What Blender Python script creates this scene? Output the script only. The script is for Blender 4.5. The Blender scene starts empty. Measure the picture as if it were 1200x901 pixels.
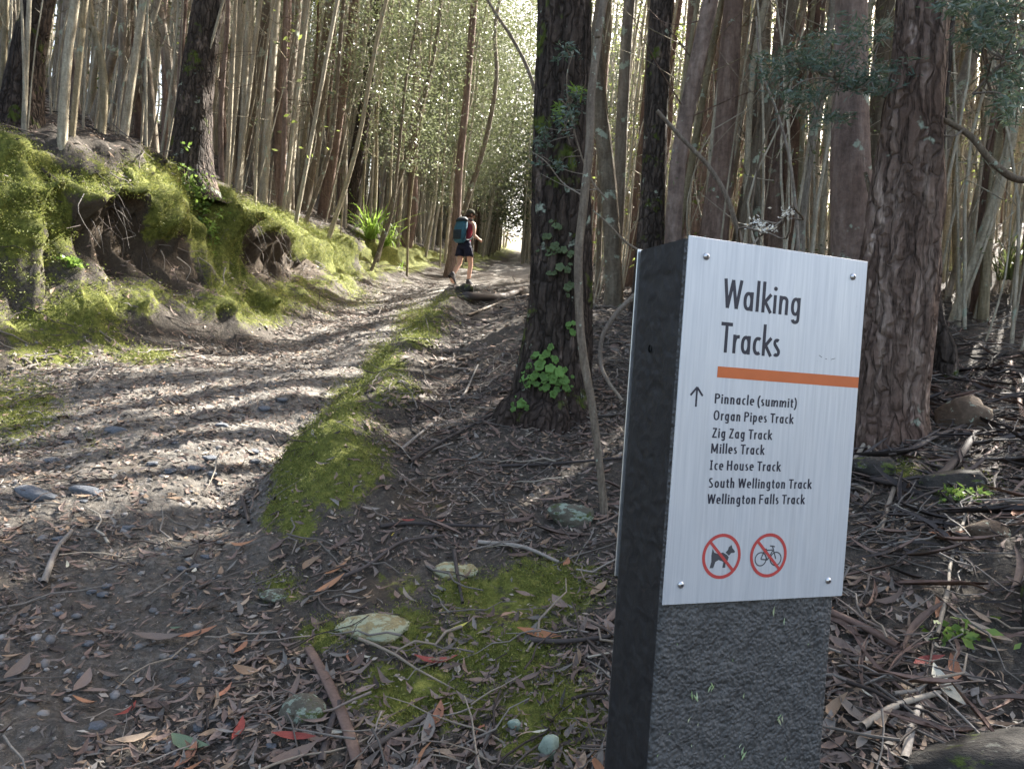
import bpy, bmesh, math, random
import numpy as np
from mathutils import Vector, Matrix
random.seed(7)
RNG = np.random.default_rng(11)
SC = bpy.context.scene
COL = SC.collection
R = math.radians

# ------------------------------------------------------------------ camera
CZ = 1.35                                   # camera height above the foot of the track
PITCH, ROLL, FPX = -0.0188, 0.0677, 837.0   # fitted from the sign's corners; FPX in pixels of a 1200 px wide frame
cam_d = bpy.data.cameras.new('camera')
cam = bpy.data.objects.new('camera', cam_d); COL.objects.link(cam)
cam_d.sensor_fit = 'HORIZONTAL'; cam_d.sensor_width = 36.0; cam_d.lens = 36.0*FPX/1200.0
cam_d.clip_start = 0.05; cam_d.clip_end = 600
_f = Vector((0, math.cos(PITCH), math.sin(PITCH)))
_r = Vector((1, 0, 0)); _u = _r.cross(_f)
_c, _s = math.cos(ROLL), math.sin(ROLL)
_r2 = _r*_c + _u*_s; _u2 = _u*_c - _r*_s
cam.matrix_world = Matrix(((_r2.x, _u2.x, -_f.x, 0), (_r2.y, _u2.y, -_f.y, 0), (_r2.z, _u2.z, -_f.z, CZ), (0, 0, 0, 1)))
cam_d.dof.use_dof = True; cam_d.dof.focus_distance = 1.12; cam_d.dof.aperture_fstop = 24.0
SC.camera = cam

# ------------------------------------------------------------------ light
SUN_AZ, SUN_EL = R(37), R(43)
S = np.array([math.sin(SUN_AZ)*math.cos(SUN_EL), math.cos(SUN_AZ)*math.cos(SUN_EL), math.sin(SUN_EL)])
w = bpy.data.worlds.new('World'); SC.world = w; w.use_nodes = True
nt = w.node_tree
sky = nt.nodes.new('ShaderNodeTexSky'); sky.sky_type = 'NISHITA'; sky.sun_disc = False
sky.sun_elevation = SUN_EL; sky.sun_rotation = SUN_AZ
sky.air_density = 1.0; sky.dust_density = 5.0; sky.ozone_density = 0.6
wb = nt.nodes.new('ShaderNodeMix'); wb.data_type = 'RGBA'; wb.blend_type = 'MULTIPLY'; wb.inputs[0].default_value = 1.0
wb.inputs[7].default_value = (1.0, .93, .83, 1)          # the phone's warm white balance for shade
nt.links.new(sky.outputs[0], wb.inputs[6]); nt.links.new(wb.outputs[2], nt.nodes['Background'].inputs[0])
nt.nodes['Background'].inputs[1].default_value = 0.10
sd = bpy.data.lights.new('sun', 'SUN'); sd.energy = 5.0; sd.angle = R(0.4); sd.color = (1.0, 0.95, 0.86)
so = bpy.data.objects.new('sun', sd); COL.objects.link(so)
so.rotation_euler = Vector(S).to_track_quat('Z', 'Y').to_euler()
so.location = (6, 8, 20)
SC.view_settings.view_transform = 'Standard'; SC.view_settings.look = 'None'
SC.view_settings.exposure = 2.97; SC.view_settings.gamma = 1.0
SC.render.engine = 'CYCLES'
SC.cycles.max_bounces = 7; SC.cycles.diffuse_bounces = 4; SC.cycles.transmission_bounces = 4
SC.cycles.glossy_bounces = 2; SC.cycles.transparent_max_bounces = 4
SC.cycles.use_denoising = True
SC.cycles.sample_clamp_indirect = 6.0

# ------------------------------------------------------------------ projection helpers (photo pixels <-> rays)
_cp, _sp = math.cos(PITCH), math.sin(PITCH)
def rays(px, py):
    a = np.asarray(px, float)-600; b = np.asarray(py, float)-450.5
    u = a*_c+b*_s; v = -a*_s+b*_c
    dx = u/FPX; dy = np.ones_like(dx); dz = -v/FPX
    return np.stack([dx, dy*_cp-dz*_sp, dy*_sp+dz*_cp], -1)
def P(px, py, d):                            # point on the ray at world depth y = d
    r = rays(px, py); r = r/r[..., 1:2]
    q = r*np.asarray(d, float)[..., None] if np.ndim(d) else r*d
    q = q.copy(); q[..., 2] += CZ
    return q
def pix(Q):                                  # world -> photo pixel
    x = Q[..., 0]; y = Q[..., 1]; z = Q[..., 2]-CZ
    yy = y*_cp+z*_sp; zz = -y*_sp+z*_cp
    yy = np.where(yy < 0.05, 0.05, yy)
    u = x/yy*FPX; v = -zz/yy*FPX
    return 600+u*_c-v*_s, 450.5+u*_s+v*_c

# ------------------------------------------------------------------ noise
def _h(ix, iy, seed):
    n = (ix.astype(np.int64)*374761393 + iy.astype(np.int64)*668265263 + seed*1442695041) & 0xffffffff
    n = ((n ^ (n >> 13))*1274126177) & 0xffffffff
    return ((n ^ (n >> 16)) & 0xffff)/65535.0
def vn(x, y, seed=0):
    x = np.asarray(x, float); y = np.asarray(y, float)
    ix = np.floor(x); iy = np.floor(y); fx = x-ix; fy = y-iy
    fx = fx*fx*(3-2*fx); fy = fy*fy*(3-2*fy)
    a = _h(ix, iy, seed); b = _h(ix+1, iy, seed); c = _h(ix, iy+1, seed); d = _h(ix+1, iy+1, seed)
    return (a*(1-fx)+b*fx)*(1-fy)+(c*(1-fx)+d*fx)*fy
def fbm(x, y, oct=4, seed=0):
    s = 0; a = .5; t = 0
    for k in range(oct):
        s = s+a*vn(x*2**k, y*2**k, seed+k*17); t += a; a *= .5
    return s/t*2-1                           # -1..1
def sstep(a, b, x):
    t = np.clip((x-a)/(b-a), 0, 1); return t*t*(3-2*t)
def inpoly(x, y, poly):
    c = np.zeros(np.shape(x), bool); n = len(poly)
    for i in range(n):
        x0, y0 = poly[i]; x1, y1 = poly[(i+1) % n]
        if y0 == y1: continue
        c ^= ((y0 > y) != (y1 > y)) & (x < (x1-x0)*(y-y0)/(y1-y0)+x0)
    return c

# ------------------------------------------------------------------ mesh helpers
def mesh(name, V, F, mat=None, smooth=True):
    me = bpy.data.meshes.new(name)
    V = np.asarray(V, np.float32)
    if isinstance(F, np.ndarray):
        n, k = F.shape
        me.vertices.add(len(V)); me.vertices.foreach_set('co', V.ravel())
        me.loops.add(n*k); me.loops.foreach_set('vertex_index', F.astype(np.int32).ravel())
        me.polygons.add(n); me.polygons.foreach_set('loop_start', np.arange(0, n*k, k, dtype=np.int32))
        me.polygons.foreach_set('loop_total', np.full(n, k, np.int32))
        me.update(calc_edges=True)
    else:
        me.from_pydata([tuple(map(float, v)) for v in V], [], F); me.update()
    if smooth: me.polygons.foreach_set('use_smooth', [True]*len(me.polygons))
    if mat is not None:
        for m in (mat if isinstance(mat, (list, tuple)) else [mat]): me.materials.append(m)
    return me
def link(name, me, parent=None, loc=None):
    o = bpy.data.objects.new(name, me); COL.objects.link(o)
    if parent is not None: o.parent = parent
    if loc is not None: o.location = loc
    return o
def tag(o, label=None, cat=None, group=None, kind=None):
    if label: o['label'] = label
    if cat: o['category'] = cat
    if group: o['group'] = group
    if kind: o['kind'] = kind
    return o
def empty(name, loc, label, cat, group=None):
    o = bpy.data.objects.new(name, None); COL.objects.link(o); o.location = loc
    o.empty_display_size = .1
    return tag(o, label, cat, group)
def dup(root, loc, rot, scale=None):
    r = root.copy(); COL.objects.link(r); r.location = loc; r.rotation_euler = rot
    if scale is not None: r.scale = scale
    for ch in list(root.children):
        c = ch.copy(); COL.objects.link(c); c.parent = r
        for g in list(ch.children):
            d = g.copy(); COL.objects.link(d); d.parent = c
    return r
def join(parts):
    V = []; F = []; n = 0; arr = all(isinstance(f, np.ndarray) for v, f in parts)
    for v, f in parts:
        V.append(np.asarray(v, float))
        if arr: F.append(f+n)
        else: F += [[i+n for i in q] for q in (f.tolist() if isinstance(f, np.ndarray) else f)]
        n += len(v)
    return np.concatenate(V), (np.concatenate(F) if arr else F)
def tube(pts, rad, sides=8, disp=None, cap=False):
    pts = np.asarray(pts, float); rad = np.asarray(rad, float)*np.ones(len(pts)); n = len(pts)
    T = np.gradient(pts, axis=0); T /= np.linalg.norm(T, axis=1)[:, None]+1e-9
    ref = np.array([0.0, 1, 0]) if abs(T[:, 1]).mean() < .8 else np.array([1.0, 0, 0])
    A = np.cross(ref, T); A /= np.linalg.norm(A, axis=1)[:, None]+1e-9
    B = np.cross(T, A)
    th = np.linspace(0, 2*np.pi, sides, endpoint=False)
    L = np.concatenate([[0], np.cumsum(np.linalg.norm(np.diff(pts, axis=0), axis=1))])
    rr = rad[:, None]*np.ones(sides)
    if disp is not None: rr = rr*(1+disp(th[None, :]+0*rr, L[:, None]+0*rr))
    V = pts[:, None, :]+rr[..., None]*(np.cos(th)[None, :, None]*A[:, None, :]+np.sin(th)[None, :, None]*B[:, None, :])
    V = V.reshape(-1, 3)
    i = np.arange(n-1)[:, None]*sides; j = np.arange(sides)[None, :]; k = (j+1) % sides
    F = np.stack([i+j, i+k, i+sides+k, i+sides+j], -1).reshape(-1, 4)
    if cap:
        V = np.concatenate([V, pts[:1], pts[-1:]]); a = n*sides; b = a+1
        j = np.arange(sides); k = (j+1) % sides
        F = np.concatenate([F, np.stack([np.full(sides, a), k, j, j*0+a], 1)[:, :4]*1, np.stack([np.full(sides, b), (n-1)*sides+j, (n-1)*sides+k, j*0+b], 1)])
        F = [[q for q in f] if len(set(f)) == 4 else [f[0], f[1], f[2]] for f in F.tolist()]
    return V, F
def spline(pts, m=6):                        # Catmull-Rom through points (any dimension)
    p = np.asarray(pts, float); p = np.concatenate([[2*p[0]-p[1]], p, [2*p[-1]-p[-2]]])
    out = []
    for i in range(1, len(p)-2):
        for t in np.linspace(0, 1, m, endpoint=False):
            out.append(.5*((2*p[i])+(p[i+1]-p[i-1])*t+(2*p[i-1]-5*p[i]+4*p[i+1]-p[i+2])*t*t+(3*p[i]-p[i-1]-3*p[i+1]+p[i+2])*t**3))
    out.append(p[-2]); return np.array(out)
def rotmats(yaw, pit, rol):
    cy, sy = np.cos(yaw), np.sin(yaw); cp, sp = np.cos(pit), np.sin(pit); cr, sr = np.cos(rol), np.sin(rol)
    o = np.zeros_like(cy); l = o+1
    Z = np.stack([cy, -sy, o, sy, cy, o, o, o, l], -1).reshape(-1, 3, 3)
    Y = np.stack([cp, o, sp, o, l, o, -sp, o, cp], -1).reshape(-1, 3, 3)
    X = np.stack([l, o, o, o, cr, -sr, o, sr, cr], -1).reshape(-1, 3, 3)
    return Z@Y@X
def scatter(tV, tF, pos, M, sc):             # tV (k,3) template, M (n,3,3), sc (n,) or (n,3)
    tV = np.asarray(tV, float); n = len(pos)
    sc = np.asarray(sc, float); sc = sc[:, None]*np.ones(3) if sc.ndim == 1 else sc
    V = (tV[None]*sc[:, None, :])@np.transpose(M, (0, 2, 1))+np.asarray(pos)[:, None, :]
    F = (np.asarray(tF)[None]+(np.arange(n)*len(tV))[:, None, None]).reshape(-1, np.asarray(tF).shape[1])
    return V.reshape(-1, 3), F
def box(x0, x1, y0, y1, z0, z1):
    V = [(x, y, z) for x in (x0, x1) for y in (y0, y1) for z in (z0, z1)]
    return np.array(V, float), np.array([[0, 1, 3, 2], [4, 6, 7, 5], [0, 4, 5, 1], [2, 3, 7, 6], [0, 2, 6, 4], [1, 5, 7, 3]])
def bevelled(V, F, wd, seg=2):
    bm = bmesh.new(); vs = [bm.verts.new(v) for v in V]
    for f in F: bm.faces.new([vs[i] for i in f])
    bmesh.ops.recalc_face_normals(bm, faces=bm.faces)
    bmesh.ops.bevel(bm, geom=list(bm.edges), offset=wd, segments=seg, affect='EDGES', profile=.5)
    bm.verts.ensure_lookup_table()
    V2 = [tuple(v.co) for v in bm.verts]; F2 = [[v.index for v in f.verts] for f in bm.faces]
    bm.free(); return np.array(V2), F2

# ------------------------------------------------------------------ materials
class NB:
    def __init__(s, name, rough=.8, spec=.3):
        s.m = bpy.data.materials.new(name); s.m.use_nodes = True; s.t = s.m.node_tree
        s.b = s.t.nodes['Principled BSDF']; s.set(s.b, 'Roughness', rough); s.set(s.b, 'Specular IOR Level', spec)
        s.co = s.t.nodes.new('ShaderNodeTexCoord'); s.out = s.t.nodes['Material Output']
    def n(s, t, **k):
        q = s.t.nodes.new(t)
        for a, v in k.items(): setattr(q, a, v)
        return q
    def l(s, a, b): s.t.links.new(a, b)
    def set(s, n, i, v):
        if hasattr(v, 'is_linked') or isinstance(v, bpy.types.NodeSocket): s.l(v, n.inputs[i])
        else: n.inputs[i].default_value = v
    def map(s, scale=(1, 1, 1), src='Object'):
        q = s.n('ShaderNodeMapping'); s.l(s.co.outputs[src], q.inputs[0]); q.inputs['Scale'].default_value = scale
        return q.outputs[0]
    def noise(s, sc, det=4, rough=.6, vec=None, dist=0):
        q = s.n('ShaderNodeTexNoise'); q.inputs['Scale'].default_value = sc; q.inputs['Detail'].default_value = det
        q.inputs['Roughness'].default_value = rough; q.inputs['Distortion'].default_value = dist
        s.l(vec if vec is not None else s.co.outputs['Object'], q.inputs['Vector']); return q.outputs[0]
    def voro(s, sc, vec=None, feat='F1', rnd=1, out=0):
        q = s.n('ShaderNodeTexVoronoi', feature=feat); q.inputs['Scale'].default_value = sc
        q.inputs['Randomness'].default_value = rnd
        s.l(vec if vec is not None else s.co.outputs['Object'], q.inputs['Vector']); return q.outputs[out]
    def ramp(s, fac, stops):
        q = s.n('ShaderNodeValToRGB'); e = q.color_ramp.elements
        while len(e) < len(stops): e.new(.5)
        for k, (p, c) in enumerate(stops): e[k].position = p; e[k].color = (*c, 1) if len(c) == 3 else c
        s.l(fac, q.inputs[0]); return q.outputs[0]
    def rng(s, v, a, b, c=0, d=1):
        q = s.n('ShaderNodeMapRange'); s.l(v, q.inputs[0])
        for i, x in enumerate((a, b, c, d)): q.inputs[i+1].default_value = x
        return q.outputs[0]
    def mix(s, f, a, b, bt='MIX'):
        q = s.n('ShaderNodeMix', data_type='RGBA', blend_type=bt)
        for i, v in ((0, f), (6, a), (7, b)):
            if isinstance(v, (float, int)): q.inputs[i].default_value = v
            elif isinstance(v, tuple): q.inputs[i].default_value = (*v, 1)
            else: s.l(v, q.inputs[i])
        return q.outputs[2]
    def math(s, op, a, b=0.0):
        q = s.n('ShaderNodeMath', operation=op)
        for i, v in enumerate((a, b)):
            if isinstance(v, (float, int)): q.inputs[i].default_value = v
            else: s.l(v, q.inputs[i])
        return q.outputs[0]
    def attr(s, name):
        q = s.n('ShaderNodeAttribute', attribute_name=name); return q
    def bump(s, h, dist, strength=1.0, prev=None):
        q = s.n('ShaderNodeBump'); q.inputs['Distance'].default_value = dist; q.inputs['Strength'].default_value = strength
        s.l(h, q.inputs['Height'])
        if prev is not None: s.l(prev, q.inputs['Normal'])
        return q.outputs[0]
    def done(s, col=None, nrm=None, rough=None):
        if col is not None: s.set(s.b, 'Base Color', (*col, 1) if isinstance(col, tuple) else col)
        if nrm is not None: s.l(nrm, s.b.inputs['Normal'])
        if rough is not None: s.set(s.b, 'Roughness', rough)
        return s.m

def m_plain(name, col, rough=.7, spec=.3, var=.25, sc=30, metal=0):
    k = NB(name, rough, spec); k.b.inputs['Metallic'].default_value = metal
    n = k.noise(sc, 3)
    a = tuple(c*(1-var) for c in col); b = tuple(min(1, c*(1+var)) for c in col)
    return k.done(k.ramp(n, [(.3, a), (.7, b)]))

def m_bark(name, cols, sc=1.0, lichen=0.0, moss=0.0, crack=0.0):
    k = NB(name, .9, .15)
    v = k.map((9*sc, 9*sc, 1.6*sc))
    n = k.noise(3.0, 6, .65, v); n2 = k.noise(1.1*sc, 3, .6); n3 = k.noise(40*sc, 3, .7)
    oi = k.n('ShaderNodeObjectInfo')
    c = k.ramp(n, [(.25, cols[0]), (.5, cols[1]), (.75, cols[2])])
    c = k.mix(k.rng(n2, .45, .62), c, k.mix(.6, c, cols[3]))
    c = k.mix(.5, c, k.ramp(n3, [(.3, (.25, .25, .25)), (.7, (1, 1, 1))]), 'MULTIPLY')
    hs = k.n('ShaderNodeHueSaturation'); k.l(c, hs.inputs['Color'])
    k.l(k.rng(oi.outputs['Random'], 0, 1, .75, 1.3), hs.inputs['Value']); k.l(k.rng(oi.outputs['Random'], 0, 1, 1.15, .75), hs.inputs['Saturation'])
    c = hs.outputs[0]
    ck = None
    if crack:
        wv = k.n('ShaderNodeVectorMath', operation='ADD'); mp = k.map((16, 16, 3.4)); nz = k.n('ShaderNodeTexNoise'); nz.inputs['Scale'].default_value = 9; k.l(k.co.outputs['Object'], nz.inputs['Vector'])
        k.l(mp, wv.inputs[0]); k.l(nz.outputs[1], wv.inputs[1]); ck = k.rng(k.voro(1.4, wv.outputs[0], 'DISTANCE_TO_EDGE'), .0, .22)
        c = k.mix(crack, c, k.ramp(ck, [(0, (.12, .11, .10)), (.6, (1, 1, 1))]), 'MULTIPLY')
        pt = k.noise(2.6, 4, .7, k.map((2.2, 2.2, .8))); c = k.mix(k.rng(pt, .60, .66, 0, .7), c, tuple(min(1, x*1.5) for x in cols[2]))
    if lichen:
        l = k.noise(7*sc, 4, .7); c = k.mix(k.rng(l, .66-lichen, .70-lichen), c, (.30, .34, .27))
    if moss:
        g = k.noise(5*sc, 4, .7); c = k.mix(k.rng(g, .60-moss, .66-moss), c, (.07, .09, .018))
    b = k.bump(n, .03/sc, .9); b = k.bump(n3, .006/sc, .8, b)
    if ck is not None: b = k.bump(ck, .02, .9, b)
    return k.done(c, b)

def m_leaf(name, cols, trans=.45, rough=.45, objvar=0):
    k = NB(name, rough, .4)
    g = k.n('ShaderNodeNewGeometry')
    c = k.ramp(g.outputs['Random Per Island'], [(i/max(1, len(cols)-1), x) for i, x in enumerate(cols)])
    if objvar:
        oi = k.n('ShaderNodeObjectInfo'); hs = k.n('ShaderNodeHueSaturation'); k.l(c, hs.inputs['Color'])
        k.l(k.rng(oi.outputs['Random'], 0, 1, 1-objvar, 1+objvar), hs.inputs['Value']); c = hs.outputs[0]
    k.set(k.b, 'Base Color', c)
    if trans:
        tr = k.n('ShaderNodeBsdfTranslucent'); k.l(k.mix(.22, c, (.30, .36, .10)), tr.inputs[0])
        mx = k.n('ShaderNodeMixShader'); mx.inputs[0].default_value = trans
        k.l(k.b.outputs[0], mx.inputs[1]); k.l(tr.outputs[0], mx.inputs[2]); k.l(mx.outputs[0], k.out.inputs[0])
    return k.m

def m_litter(name, cols, rough=.75):
    k = NB(name, rough, .25)
    g = k.n('ShaderNodeNewGeometry'); oi = k.n('ShaderNodeObjectInfo')
    r = k.math('FRACT', k.math('ADD', g.outputs['Random Per Island'], oi.outputs['Random']))
    c = k.ramp(r, [(i/max(1, len(cols)-1), x) for i, x in enumerate(cols)])
    n = k.noise(90, 3, .7); c = k.mix(.6, c, k.ramp(n, [(.3, (.45, .42, .4)), (.7, (1, 1, 1))]), 'MULTIPLY')
    return k.done(c, k.bump(n, .002, .5))
# ------------------------------------------------------------------ terrain
_ctl = []                                     # (x, y, z) from photo pixels with their depths
for px, py, d in [
    (150, 838, 1.9), (20, 880, 1.7), (300, 885, 1.75), (100, 700, 2.45), (20, 600, 2.9), (250, 660, 2.7), (180, 540, 3.6),
    (300, 560, 3.45), (60, 470, 4.7), (0, 440, 5.0), (180, 430, 5.5), (250, 470, 4.9), (330, 430, 6.3), (400, 372, 9.2), (400, 430, 6.6),
    (455, 372, 9.4), (440, 345, 12.0), (520, 330, 16.2), (480, 342, 12.6), (560, 318, 19.0), (575, 300, 30.0),
    # ridge between the track and the tree
    (352, 540, 3.7), (395, 480, 4.8), (450, 420, 6.3), (500, 362, 8.6), (560, 345, 10.5), (600, 332, 12.5), (345, 600, 3.05), (420, 600, 3.0),
    # mound
    (450, 660, 2.65), (560, 780, 2.05), (430, 740, 2.2), (480, 850, 1.85), (620, 880, 1.7), (670, 610, 2.95), (560, 600, 3.0),
    (650, 478, 4.3), (560, 500, 4.05), (500, 560, 3.4), (620, 372, 6.6), (560, 420, 5.5), (600, 350, 9.0),
    (740, 470, 4.3), (740, 360, 7.5), (700, 345, 9.5), (660, 330, 13),
    # right slope
    (1040, 492, 3.3), (1150, 365, 6.0), (1100, 600, 2.35), (1150, 850, 1.5), (1010, 860, 1.45), (1180, 480, 3.6), (1000, 640, 2.2), (1190, 640, 2.0),
    (850, 345, 7.5), (950, 350, 7.0), (1080, 380, 5.6)]:
    q = P(float(px), float(py), float(d)); _ctl.append(q)
_ctl = [tuple(q) for q in _ctl]
for x, y, z in [(-1.5, -2, -1.45), (0, -2, -1.25), (2, -2, -1.0), (.3, .3, -1.05), (.35, 1.1, -.95), (-1.5, .5, -1.25), (1.5, .3, -.75), (4, 0, -.2), (4, 3, .3), (7, 6, 1.5), (7, 2, .8),
                (-4.5, 2, -1.0), (-5, -2, -1.4), (-3.5, 0, -1.3), (8, -3, .3), (10, 12, 3.2), (6, 10, 2.1), (3, 10, 1.35), (2, 14, 1.9), (12, 20, 4.9), (4, 20, 3.3), (0, 20, 2.5), (0, 30, 4.45),
                (-6, 8, .6), (-6, 14, 2.0), (-6, 20, 3.0), (-10, 10, 1.2), (-10, 4, -.2), (-10, 20, 3.2), (-8, 30, 4.3), (8, 30, 6.2), (16, 30, 7.2), (14, 5, 2.2), (-16, 30, 3.8)]:
    _ctl.append((x, y, z+CZ))
_C = np.array(_ctl)
def _phi(r2): return .5*r2*np.log(r2+1e-9)
_n = len(_C); _K = _phi(((_C[:, None, :2]-_C[None, :, :2])**2).sum(-1))+np.eye(_n)*.02
_Q = np.concatenate([np.ones((_n, 1)), _C[:, :2]], 1)
_A = np.zeros((_n+3, _n+3)); _A[:_n, :_n] = _K; _A[:_n, _n:] = _Q; _A[_n:, :_n] = _Q.T
_W = np.linalg.solve(_A, np.concatenate([_C[:, 2], np.zeros(3)]))
def far_plane(x, y): return CZ-1.3+.19*y+.10*np.clip(x, 0, 30)+.04*np.clip(x, 0, 20)
def tps(x, y):
    sh = np.shape(x); x = np.ravel(x); y = np.ravel(y); out = np.empty(len(x))
    for i in range(0, len(x), 40000):
        a = x[i:i+40000]; b = y[i:i+40000]
        r2 = (a[:, None]-_C[None, :, 0])**2+(b[:, None]-_C[None, :, 1])**2
        out[i:i+40000] = _phi(r2)@_W[:_n]+_W[_n]+_W[_n+1]*a+_W[_n+2]*b
    k = np.maximum(sstep(24, 34, y), sstep(11, 18, np.abs(x))); k = np.maximum(k, sstep(-2, -6, y))
    return (out*(1-k)+far_plane(x, y)*k).reshape(sh)
_BY = np.array([-8, -3, 0, 2, 3.5, 5, 5.8, 7, 9.2, 12, 14.5, 17, 21, 26, 34, 60.])
_BX = np.array([-6.2, -5.2, -4.7, -4.3, -3.95, -3.6, -3.05, -2.5, -2.35, -2.35, -2.1, -1.75, -1.4, -1.0, -.6, 0])
_HY = np.array([-8, 3, 5, 7, 8, 10, 12, 14.5, 16.5, 22, 40, 60.]); _HH = np.array([1.2, 1.35, 1.5, 1.6, 1.5, 1.2, .98, .85, .65, .4, .3, .3])
def bank_t(x, y):
    xb = np.interp(y, _BY, _BX)+.30*fbm(y*.9, y*0+3.3, 3, 5)
    t = xb-x
    return t/np.where(y > 4.5, 1.08, 1.12)
def bank_prof(t, y):
    H = np.interp(y, _HY, _HH); k = 1+.25*fbm(y*1.7, y*0, 2, 9)
    z = .32*H*sstep(-.1, .72, t)+.52*H*sstep(.60*k, 1.15*k, t)+.16*H*sstep(1.0, 1.7, t)
    return z+np.where(t > 1.2, .36*(np.clip(t, 0, 9)-1.2), 0)
def ridge_x(y): return np.interp(y, [-3, 1.5, 2.6, 3.5, 5, 8.5, 12, 16, 25], [-.3, -.55, -.9, -1.1, -1.08, -.95, -.35, .1, .4])
def height(x, y, fine=True):
    x = np.asarray(x, float); y = np.asarray(y, float)
    z = tps(x, y); t = bank_t(x, y)
    z = z+bank_prof(t, y)
    e = x-ridge_x(y)-.12*fbm(y*1.6, y*0+7, 3, 51); k = sstep(2.6, 3.6, y)*sstep(11, 8, y)
    z = z+k*(.25*np.exp(-((e-.22)/.26)**2)-.15*np.exp(-((e+.20)/.22)**2))
    z = z+.05*fbm(x*1.3, y*1.3, 3, 1)*sstep(1.2, 4, np.hypot(x, y))
    if fine:
        r = np.hypot(x, y)
        z = z+.030*fbm(x*5, y*5, 3, 2)+.016*fbm(x*19, y*19, 3, 3)*(r < 12)+.006*fbm(x*60, y*60, 2, 4)*(r < 6)
    return z
# lookup grid for placing things
_gx0, _gy0, _gs = -16.0, -4.0, .06
_GX = np.arange(_gx0, 18, _gs); _GY = np.arange(_gy0, 40, _gs)
_xx, _yy = np.meshgrid(_GX, _GY, indexing='ij')
_HG = height(_xx, _yy, False)+.030*fbm(_xx*5, _yy*5, 3, 2); del _xx, _yy
def hz(x, y):
    x = np.asarray(x, float); y = np.asarray(y, float)
    i = np.clip((x-_gx0)/_gs, 0, _HG.shape[0]-1.001); j = np.clip((y-_gy0)/_gs, 0, _HG.shape[1]-1.001)
    a = i.astype(int); b = j.astype(int); u = i-a; v = j-b
    z = (_HG[a, b]*(1-u)+_HG[a+1, b]*u)*(1-v)+(_HG[a, b+1]*(1-u)+_HG[a+1, b+1]*u)*v
    out = (x < _gx0) | (x > 17.9) | (y < _gy0) | (y > 39.8)
    return np.where(out, far_plane(x, y), z)
_ts = np.concatenate([np.geomspace(.8, 60, 420)])
def G(px, py):                                # where the photo pixel's ray meets the ground
    px = np.atleast_1d(np.asarray(px, float)); py = np.atleast_1d(np.asarray(py, float))
    out = np.full((len(px), 3), np.nan)
    for i in range(0, len(px), 20000):
        r = rays(px[i:i+20000], py[i:i+20000])
        X = r[:, None, 0]*_ts; Y = r[:, None, 1]*_ts; Z = r[:, None, 2]*_ts+CZ
        dz = Z-hz(X, Y); hit = dz < 0
        k = hit.argmax(1); ok = hit.any(1) & (k > 0); k = np.maximum(k, 1); a = np.arange(len(k))
        d0 = dz[a, k-1]; d1 = dz[a, k]; f = d0/(d0-d1+1e-12); t = _ts[k-1]+(_ts[k]-_ts[k-1])*f
        q = r*t[:, None]; q[:, 2] += CZ; q[:, 2] = hz(q[:, 0], q[:, 1]); q[~ok] = np.nan
        out[i:i+20000] = q
    return out
def G1(px, py):
    for k in range(40):                       # just over a crest: step down to the first pixel that meets ground
        g = G(px, py+k*4)[0]
        if np.isfinite(g[0]): return g
def gnorm(x, y, e=.04):
    n = np.stack([-(hz(x+e, y)-hz(x-e, y))/(2*e), -(hz(x, y+e)-hz(x, y-e))/(2*e), np.ones_like(np.asarray(x, float))], -1)
    return n/np.linalg.norm(n, axis=-1)[..., None]
def ground_rot(x, y, yaw, tilt=0.12):         # rotation matrices lying on the slope
    n = gnorm(x, y); n = n+RNG.normal(0, tilt, n.shape); n /= np.linalg.norm(n, axis=-1)[:, None]
    d = np.stack([np.cos(yaw), np.sin(yaw), np.zeros_like(yaw)], -1)
    b = np.cross(n, d); b /= np.linalg.norm(b, axis=-1)[:, None]; d = np.cross(b, n)
    return np.stack([d, b, n], -1)

# sunlit openings: crowns are shaped with gaps that let sun onto these patches
LIT = [
    [(0, 372), (60, 340), (150, 350), (250, 372), (330, 372), (410, 362), (480, 340), (500, 352), (470, 372), (430, 398), (340, 432), (240, 446), (120, 438), (0, 446)],
    [(-60, 236), (60, 225), (130, 290), (160, 330), (40, 380), (-60, 380)],
    [(120, 195), (215, 200), (255, 262), (170, 262), (90, 240)],
    [(262, 200), (330, 245), (400, 262), (430, 290), (420, 352), (390, 352), (330, 296), (270, 262)],
    [(430, 285), (475, 282), (530, 318), (528, 340), (440, 352)],
    [(440, 398), (500, 368), (512, 376), (450, 440), (395, 490), (340, 560), (250, 600), (170, 612), (250, 570), (330, 508), (400, 452)],
    [(110, 452), (230, 452), (340, 446), (420, 418), (330, 480), (260, 520), (200, 560), (100, 600), (70, 590), (170, 540), (220, 500), (160, 478)],
    [(500, 318), (610, 300), (615, 322), (560, 336), (470, 344)], [(560, 296), (600, 296), (600, 306), (560, 306)],
    [(520, 300), (560, 302), (560, 312), (530, 330)],
    [(618, 352), (620, 372), (500, 440), (420, 505), (352, 590), (340, 566), (400, 480), (500, 400)],
    [(612, 392), (560, 425), (470, 490), (400, 555), (420, 520), (500, 450)],
    [(340, 232), (400, 262), (470, 276), (430, 282), (330, 256)],
    [(405, 225), (485, 225), (485, 305), (405, 300)],
    [(130, 150), (190, 150), (210, 190), (130, 190)], [(0, 160), (60, 150), (100, 200), (20, 205)],
]
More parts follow.
